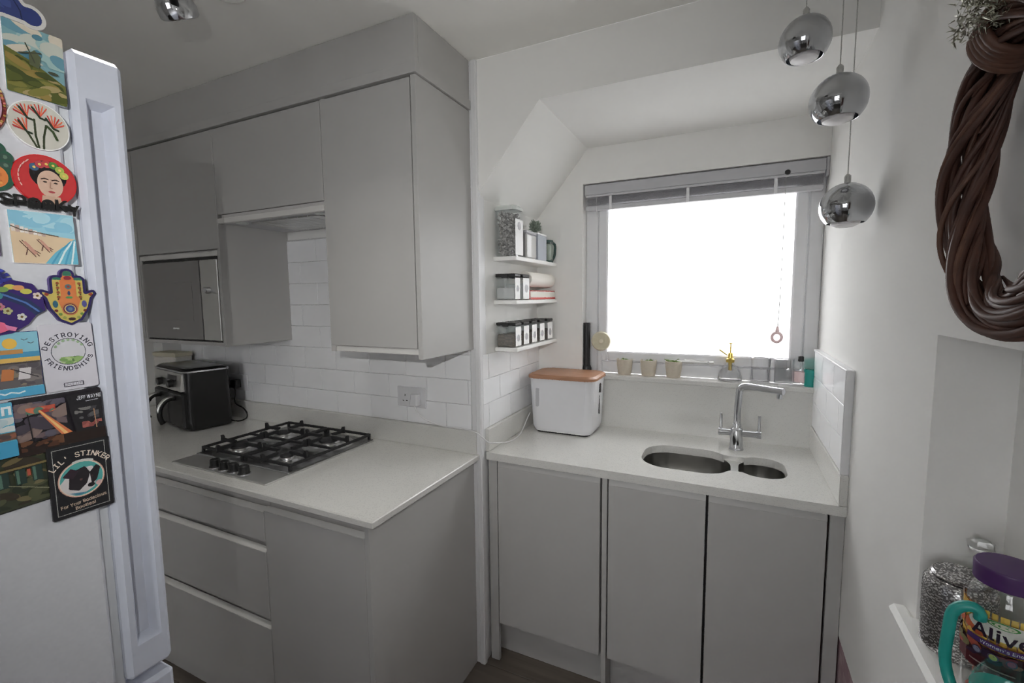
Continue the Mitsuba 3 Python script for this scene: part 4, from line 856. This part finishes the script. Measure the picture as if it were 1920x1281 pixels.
def g_hamsa(p, q):
    p.poly(q, (46, 38, 96)); a = q.buffer(-.0026); p.poly(a, (206, 186, 84))
    p.poly(sbox(-.0055, -.012, .0055, .030).buffer(.002).intersection(a), (222, 120, 50)); p.poly(Polygon([(-.011, -.004), (0, .012), (.011, -.004), (.008, -.014), (0, -.018), (-.008, -.014)]), (222, 126, 56), a)
    for x0, x1 in ((-.014, -.006), (-.004, .004), (.006, .014)): p.rect(x0, .020 if x0 != -.004 else .025, x1, .024 if x0 != -.004 else .031, (52, 120, 96), a)
    p.disc(0, -.015, .0078, (196, 120, 60)); p.disc(0, -.015, .0066, (120, 50, 60)); p.disc(0, -.015, .0054, (210, 180, 110)); p.disc(0, -.015, .0044, (64, 74, 130)); p.disc(0, -.015, .0022, (90, 120, 150))
    p.disc(0, .012, .0030, (74, 120, 130)); p.disc(0, .012, .0016, (150, 60, 50)); p.disc(0, .0225, .003, (150, 44, 60), None, 1.2, .8); p.disc(0, -.001, .0022, (86, 150, 80), None, 1.5, .6); p.disc(0, .004, .0018, (60, 70, 110), None, .7, 1.5)
    for s in (-1, 1):
        p.disc(s * .0135, -.009, .0030, (48, 100, 120) if s < 0 else (84, 84, 150), a, .8, 1.4); p.disc(s * .0205, .003, .0020, (150, 60, 40), a)
        for k in range(4): p.disc(s * .0100, .016 - .0055 * k, .0016, (150, 80, 40), a); p.disc(s * .0105, .0135 - .0055 * k, .0008, (60, 50, 40), a)
        for k in range(3): p.disc(s * (.0135 - .0035 * k), -.017 - .0042 * k, .0017, [(120, 50, 40), (110, 140, 60), (150, 160, 70)][k], a)
    p.disc(0, -.0272, .0021, (70, 44, 44), None, 1.7, .8)
magnet('hand-shaped amulet magnet in orange, yellow and purple', -1.2735, 1.5255, hamsa, 'm_mag_purple', g_hamsa, th=.005)
def g_friends(p, q):
    p.poly(q, (206, 204, 214))
    p.arc('DESTROYING', 0, .004, .0205, .0052, (44, 44, 62), 158, 22); p.arc('FRIENDSHIPS', 0, .008, .0250, .0050, (44, 44, 62), 206, 334, below=True)
    p.disc(0, .0065, .0165, (70, 74, 84)); p.disc(0, .0065, .0158, (206, 206, 212)); c = Point(0, .0065).buffer(.0155)
    p.blobs(26, sbox(-.014, -.010, .014, .000).intersection(c), [(150, 186, 110), (124, 164, 90), (176, 200, 136), (104, 140, 80)], .002, .004, 8)
    for k in range(7): a = math.radians(30 + 20 * k); p.disc(.0145 * math.cos(a), .0065 + .0145 * math.sin(a), .0016, (150, 180, 140), c)
    p.rect(-.0095, -.0365, .0095, -.0315, (44, 44, 62)); p.rect(-.0088, -.0358, .0088, -.0322, (206, 204, 214)); p.text('SINCE 1935', 0, -.0350, .0022, (44, 44, 62), False)
magnet('pale magnet reading DESTROYING FRIENDSHIPS round a circle of green notes', -1.278, 1.452, rect_poly(.0505, .0815, .003), 'm_mag_white', g_friends, rot=1.5)
def g_prom(p, q):
    w, h = .030, .037
    p.rect(-w, -h, w, h, (128, 196, 216), q); p.disc(.006, .0245, .0060, (240, 190, 50)); 
    for k in range(2): p.line([(.016 + .005 * k, .029 - .004 * k), (.0185 + .005 * k, .0275 - .004 * k), (.021 + .005 * k, .029 - .004 * k)], .0008, (90, 110, 120), q)
    p.rect(-w, .006, w, .014, (60, 150, 190), q); p.rect(-w, .002, w, .008, (224, 180, 80), q); p.rect(-w, .0125, .016, .0175, (196, 140, 70), q)
    p.rect(-w, -.026, w, .003, (104, 98, 100), q); p.blobs(22, sbox(-w, -.024, w, .001), [(128, 120, 118), (90, 84, 90), (140, 128, 110)], .002, .005, 9)
    for x in (-.020, .0, .014): p.poly(Polygon([(x - .005, -.017), (x + .005, -.017), (x + .007, -.004), (x - .003, -.004)]), [(214, 206, 200), (200, 120, 60), (210, 204, 206)][int(x > -.01) + int(x > .01)], q)
    p.line([(-.02, .002), (.028, .002)], .0010, (80, 70, 60), q); p.line([(.004, -.004), (.026, -.016)], .001, (60, 56, 60), q)
    p.rect(-w, -h, w, -.0265, (60, 166, 208), q); p.line([(-.02, -.032), (-.016, -.030), (-.012, -.0325), (-.008, -.030), (-.003, -.0325), (.002, -.0305), (.008, -.0325), (.013, -.031)], .0016, (214, 236, 244), q)
magnet('square sunny seaside promenade magnet with a blue bottom band', -1.3345, 1.448, rect_poly(.061, .075), 'm_mag_navy', g_prom, rot=.5)
def g_storm(p, q):
    w, h = .0415, .0335
    p.rect(-w, -h, w, h, (40, 36, 42), q); p.blobs(40, sbox(-w, -.018, .006, .028).intersection(q), [(96, 90, 104), (120, 100, 104), (74, 66, 78), (140, 118, 112)], .003, .008, 12, 2.2)
    p.blobs(12, sbox(-.030, .014, -.004, .022), [(200, 84, 60), (214, 110, 70), (90, 130, 110), (170, 60, 50)], .002, .005, 13, 2.5)
    p.poly(Polygon([(-.020, .017), (-.018, .018), (.009, -.016), (-.001, -.017)]), (226, 120, 60), q); p.poly(Polygon([(-.019, .017), (-.018, .0175), (.005, -.016), (.001, -.016)]), (244, 190, 110), q)
    p.poly(Polygon([(-w, -h), (w, -h), (w, -.017), (.01, -.016), (-.02, -.020), (-w, -.016)]), (44, 30, 26), q)
    p.line([(-.029, .015), (-.027, -.018)], .001, (34, 30, 34), q); p.blobs(14, sbox(-.038, -.028, .0, -.016), [(84, 50, 34), (110, 70, 44)], .002, .004, 14)
    p.poly(Polygon([(.006, .030), (.040, .030), (.040, -.017), (.012, -.017)]), (36, 34, 38), q); p.blobs(12, sbox(.012, -.004, .036, .012), [(90, 90, 92), (66, 64, 70), (120, 118, 116)], .002, .005, 15)
    p.blobs(8, sbox(.018, -.014, .038, -.006), [(170, 90, 80), (140, 70, 66)], .002, .004, 16); p.line([(.031, .008), (.032, -.016)], .0012, (170, 130, 100), q)
    p.text('JEFF WAYNE', .0275, .0225, .0046, (214, 214, 222), True, sx=.62); p.line([(.024, .0195), (.036, .020)], .0009, (170, 170, 178), q)
magnet('wide dark magnet with a fiery orange beam under a stormy sky', -1.2925, 1.375, rect_poly(.083, .067), 'm_black', g_storm, rot=.8)
def g_cafe(p, q):
    w, h = .028, .0375
    p.rect(-w, -h, w, h, (62, 68, 48), q); p.blobs(46, sbox(-w, -h, w, h).buffer(-.003), [(84, 88, 60), (48, 56, 42), (110, 96, 60), (60, 52, 40), (120, 112, 76)], .003, .008, 17, 2)
    for x in (-.018, -.004, .010): p.rect(x, -.010, x + .009, .008, (40, 62, 56), q); p.rect(x + .001, -.009, x + .0035, .007, (84, 120, 104), q)
    p.rect(-w, .0085, w, .011, (130, 112, 66), q); p.line([(-.01, -.008), (.024, -.024)], .001, (140, 140, 110), q); p.rect(.006, -.002, .009, .006, (190, 80, 50), q)
magnet('dark green magnet of a building front, lowest at the left', -1.333, 1.320, rect_poly(.058, .077), 'm_black', g_cafe, rot=2, th=.0022)
def g_huts(p, q):
    w, h = .0275, .031
    p.rect(-w, -h, w, h, (84, 184, 214), q); p.blobs(12, sbox(-w, -.002, w, .014), [(206, 214, 214), (180, 204, 210)], .004, .008, 18, 2)
    p.rect(-w, -.012, w, -.003, (110, 84, 70), q); p.blobs(14, sbox(-w, -.012, w, -.004), [(150, 90, 66), (84, 70, 70)], .002, .004, 19, 2)
    p.rect(.018, .017, .0205, .026, (232, 240, 244), q); p.rect(.0235, .017, .026, .026, (232, 240, 244), q); p.rect(.018, .0245, .026, .027, (232, 240, 244), q)
    p.rect(-w, -h, w, -.013, (40, 160, 204), q)
magnet('bright blue seaside magnet cut off at the left edge', -1.3605, 1.3755, rect_poly(.056, .062), 'm_mag_navy', g_huts, rot=1, lift=.0022 + .0012)
def g_lil(p, q):
    w, h = .0302, .0455
    p.rect(-w, -h, w, h, (30, 30, 34), q); fr_ = sbox(-.0255, -.041, .0255, .041); p.poly(fr_.buffer(.0004).difference(fr_.buffer(-.0004)), (150, 150, 146))
    p.arc("LIL' STINKER", 0, -.004, .0315, .0062, (226, 206, 190), 140, 38)
    p.disc(0, -.001, .0232, (214, 160, 140)); p.disc(0, -.001, .0222, (226, 214, 196)); p.disc(0, -.001, .0212, (70, 170, 164)); c = Point(0, -.001).buffer(.0212)
    p.poly(Polygon([(-.0215, -.006), (-.014, .003), (-.002, .010), (.010, .010), (.013, -.002), (.010, -.014), (.0, -.019), (-.016, -.016)]).buffer(.002), (212, 206, 206), c)
    p.poly(Polygon([(-.012, -.010), (-.010, .008), (.003, .012), (.007, .004), (.003, -.008), (-.004, -.014)]).buffer(.0015), (40, 34, 40), c); p.poly(Polygon([(-.017, .006), (-.010, .013), (-.004, .009), (-.009, .002)]).buffer(.001), (52, 36, 48), c)
    p.poly(Polygon([(.009, .004), (.015, .011), (.018, .008), (.014, -.006), (.010, -.010)]).buffer(.001), (36, 32, 36), c); p.disc(.0085, -.012, .0034, (34, 30, 34), c, 1.1, .8)
    p.disc(-.001, -.002, .0014, (90, 60, 60), c); p.disc(.010, -.001, .0013, (60, 44, 44), c); p.disc(.0165, -.012, .0035, (214, 170, 170), c); p.poly(Polygon([(-.014, -.016), (.0, -.019), (.006, -.0195), (-.004, -.0215)]), (60, 130, 160), c)
    p.line([(.0262 * math.cos(math.radians(a)), -.004 + .0262 * math.sin(math.radians(a))) for a in range(106, 58, -6)], .0026, (206, 206, 200))
    p.text('For Your Bodacious', 0, -.0318, .0040, (206, 180, 160), True, rot=4, sx=.9); p.text('Booties!', .001, -.0378, .0040, (206, 180, 160), True, rot=4)
magnet("black framed magnet reading LIL' STINKER with a black and white dog", -1.2795, 1.299, rect_poly(.0605, .0915), 'm_black', g_lil, lift=.0036)
# shaped pieces at the left edge
hat = Polygon([(-.030, .000), (-.020, .016), (-.004, .026), (.012, .022), (.019, .008), (.020, -.006), (.012, -.011), (.005, -.021), (-.008, -.030), (-.030, -.034)]).buffer(.006, quad_segs=8).buffer(-.004)
def g_hat(p, q):
    p.poly(q, (58, 34, 112)); p.poly(LineString([(-.028, .006), (-.012, .012), (.006, .002), (.017, -.010)]).buffer(.0045), (40, 54, 96), q); p.line([(-.012, .0115), (.006, .002), (.016, -.008)], .002, (70, 110, 180), q)
    for i, (x, y) in enumerate(((-.006, .020), (.001, .019), (.007, .015), (-.012, .017))): p.disc(x, y, .0038, [(200, 190, 60), (226, 150, 90), (206, 200, 70), (120, 160, 80)][i], q, 1.3, .8)
    p.disc(-.016, .010, .004, (60, 140, 150), q)
    for x, y, c_ in ((.016, .010, (220, 200, 190)), (.001, -.014, (206, 206, 200)), (-.010, -.007, (180, 180, 130)), (-.016, -.002, (200, 120, 140)), (-.022, -.014, (206, 206, 200))):
        for k in range(5): p.disc(x + .0026 * math.cos(k * 1.256), y + .0026 * math.sin(k * 1.256), .0017, c_, q)
        p.disc(x, y, .0013, (120, 90, 30), q)
    p.poly(Polygon([(-.030, -.014), (-.014, -.020), (-.010, -.028), (-.024, -.034), (-.030, -.034)]), (240, 96, 140), q); p.poly(Polygon([(-.014, -.022), (-.004, -.026), (-.006, -.030), (-.012, -.028)]), (226, 120, 170), q)
magnet('purple flower-patterned hat-shaped magnet with a pink patch', -1.318, 1.5165, hat, 'm_mag_purple', g_hat, th=.005)
burst = unary_union([Polygon([(0, 0), (.019 * math.cos(a), .016 * math.sin(a)), (.019 * math.cos(a + .22), .016 * math.sin(a + .22))]) for a in np.arange(0, 6.28, .36)] + [Point(0, 0).buffer(.012)])
def g_burst(p, q): p.poly(q, (44, 50, 150)); p.blobs(20, sbox(-.014, -.012, .014, .012), [(60, 70, 190), (36, 40, 110), (90, 110, 210)], .0015, .003, 22); p.disc(.002, -.009, .005, (150, 150, 100))
magnet('dark blue spiky magnet above the purple hat shape', -1.340, 1.5435, burst, 'm_mag_navy', g_burst, th=.004)
pot_ = unary_union([Point(0, -.010).buffer(.0150), Point(.010, .012).buffer(.006), Point(.004, .020).buffer(.0065), Point(-.004, .012).buffer(.008), Point(.011, .002).buffer(.006)]).buffer(.001)
def g_fruit(p, q):
    p.poly(q, (44, 96, 74)); p.disc(-.002, -.010, .0132, (230, 130, 44)); p.blobs(8, sbox(-.010, -.018, .006, -.002), [(240, 160, 60), (206, 110, 40)], .002, .004, 24)
    for x, y in ((.010, .012), (.004, .020), (.010, .003), (.003, .012)): p.disc(x, y, .0046, (60, 88, 76), q, 1.2, .8); p.disc(x, y, .002, (100, 130, 110), q)
magnet('orange and dark green magnet beside the red button', -1.3255, 1.668, pot_, 'm_dark_green', g_fruit)
ov = affinity.scale(Point(0, 0).buffer(1, quad_segs=12), .0175, .031)
def g_oval(p, q):
    p.poly(q, (150, 56, 50)); r2 = np.random.default_rng(5)
    for k in range(60): a = r2.uniform(0, 6.28); p.disc(.0155 * math.cos(a), .028 * math.sin(a), .0012, [(220, 120, 110), (120, 36, 36), (226, 190, 120), (190, 140, 60)][k % 4], q)
    p.poly(affinity.scale(q, .74, .80), (206, 160, 186)); p.poly(affinity.scale(q, .45, .5), (214, 186, 200))
magnet('oval pink magnet with a red glitter border', -1.3275, 1.735, ov, 'm_mag_gold', g_oval, th=.004)
cloud = unary_union([Point(-.022, .0).buffer(.017), Point(-.006, -.001).buffer(.0125), Point(.012, -.006).buffer(.0100), sbox(-.03, -.014, .010, -.004)]).buffer(.003)
def g_blob(p, q):
    p.poly(q, (206, 204, 200)); p.poly(q.buffer(-.0038), (48, 62, 122)); p.disc(.012, -.006, .0082, (40, 56, 120)); p.line([(-.002, .006), (.003, -.004), (.004, -.013)], .0012, (32, 40, 84), q); p.blobs(6, sbox(-.03, -.008, -.004, .008), [(58, 76, 140), (40, 52, 104)], .003, .006, 30)
magnet('dark blue rounded sticker magnet with a white outline standing above the fridge top', -1.2935, 1.8495, cloud, 'm_mag_white', g_blob, th=.0015, lift=.0034)
def g_grey(p, q): p.poly(q, (110, 100, 124)); p.rect(-.011, -.020, .011, .0, (84, 78, 92), q)
magnet('small grey-purple magnet left of the beach scene', -1.338, 1.594, rect_poly(.023, .047), 'm_mag_white', g_grey)

# ------------------------------------------------------------------ lamps out of view: added ceiling downlight, spot for the camera flash
cl = thing('added_ceiling_light', 'added black drum ceiling downlight, out of view, brightening the hob worktop', 'added ceiling light')  # added fill, out of view, to brighten the hob worktop and drawers
CLX, CLY = -.12, -1.04
add(cl + '__shade', lathe([(0, H - .001), (.15, H - .001), (.15, H - .165), (.145, H - .165), (.145, H - .012), (0, H - .012)], 40, (CLX, CLY, 0)), 'm_black', 'black drum shade')  # deep rim keeps the added light off the upper doors
dk = add(cl + '__diffuser', lathe([(0, -.022), (.138, -.022), (.138, -.016)], 40, (CLX, CLY, H)), 'm_bulb')
scene[dk]['emitter'] = {'type': 'area', 'radiance': rgb((FILL_LAMP, FILL_LAMP * .97, FILL_LAMP * .92))}
flp = thing('flash_stand_in', 'unseen black spot lamp on a stand, in place of the camera flash', 'flash stand-in')  # unseen, takes the place of the camera flash
SP = np.array(SPOT_AT); SD = np.array(SPOT_TO) - SP; SD /= np.linalg.norm(SD)
su = np.cross(SD, Z); su /= np.linalg.norm(su)
hb_ = SP - SD * .09
add(flp + '__base', lathe([(0, .001), (.13, .001), (.13, .014), (.02, .02), (0, .02)], 40, (hb_[0], hb_[1], 0)), 'm_black')
add(flp + '__pole', cyl((hb_[0], hb_[1], .0203), (hb_[0], hb_[1], hb_[2] - .035), .011, 16), 'm_black')
hm_ = lathe([(0, -.10), (.030, -.095), (.042, -.06), (.05, -.005), (.048, -.005), (.040, -.058), (.028, -.09), (0, -.094)], 32); hm_.apply_transform(frame(SP, su, np.cross(SD, su), SD))
add(flp + '__spot_head', hm_, 'm_black', smooth=35)
scene['flash_spot'] = {'type': 'spot', 'intensity': rgb((SPOT, SPOT * .99, SPOT * .97)), 'cutoff_angle': 44.0, 'beam_width': 5.0, 'to_world': T().look_at(origin=SP.tolist(), target=(SP + SD).tolist(), up=[0, 0, 1])}  # beam aimed at the hob wall, standing in for the flash
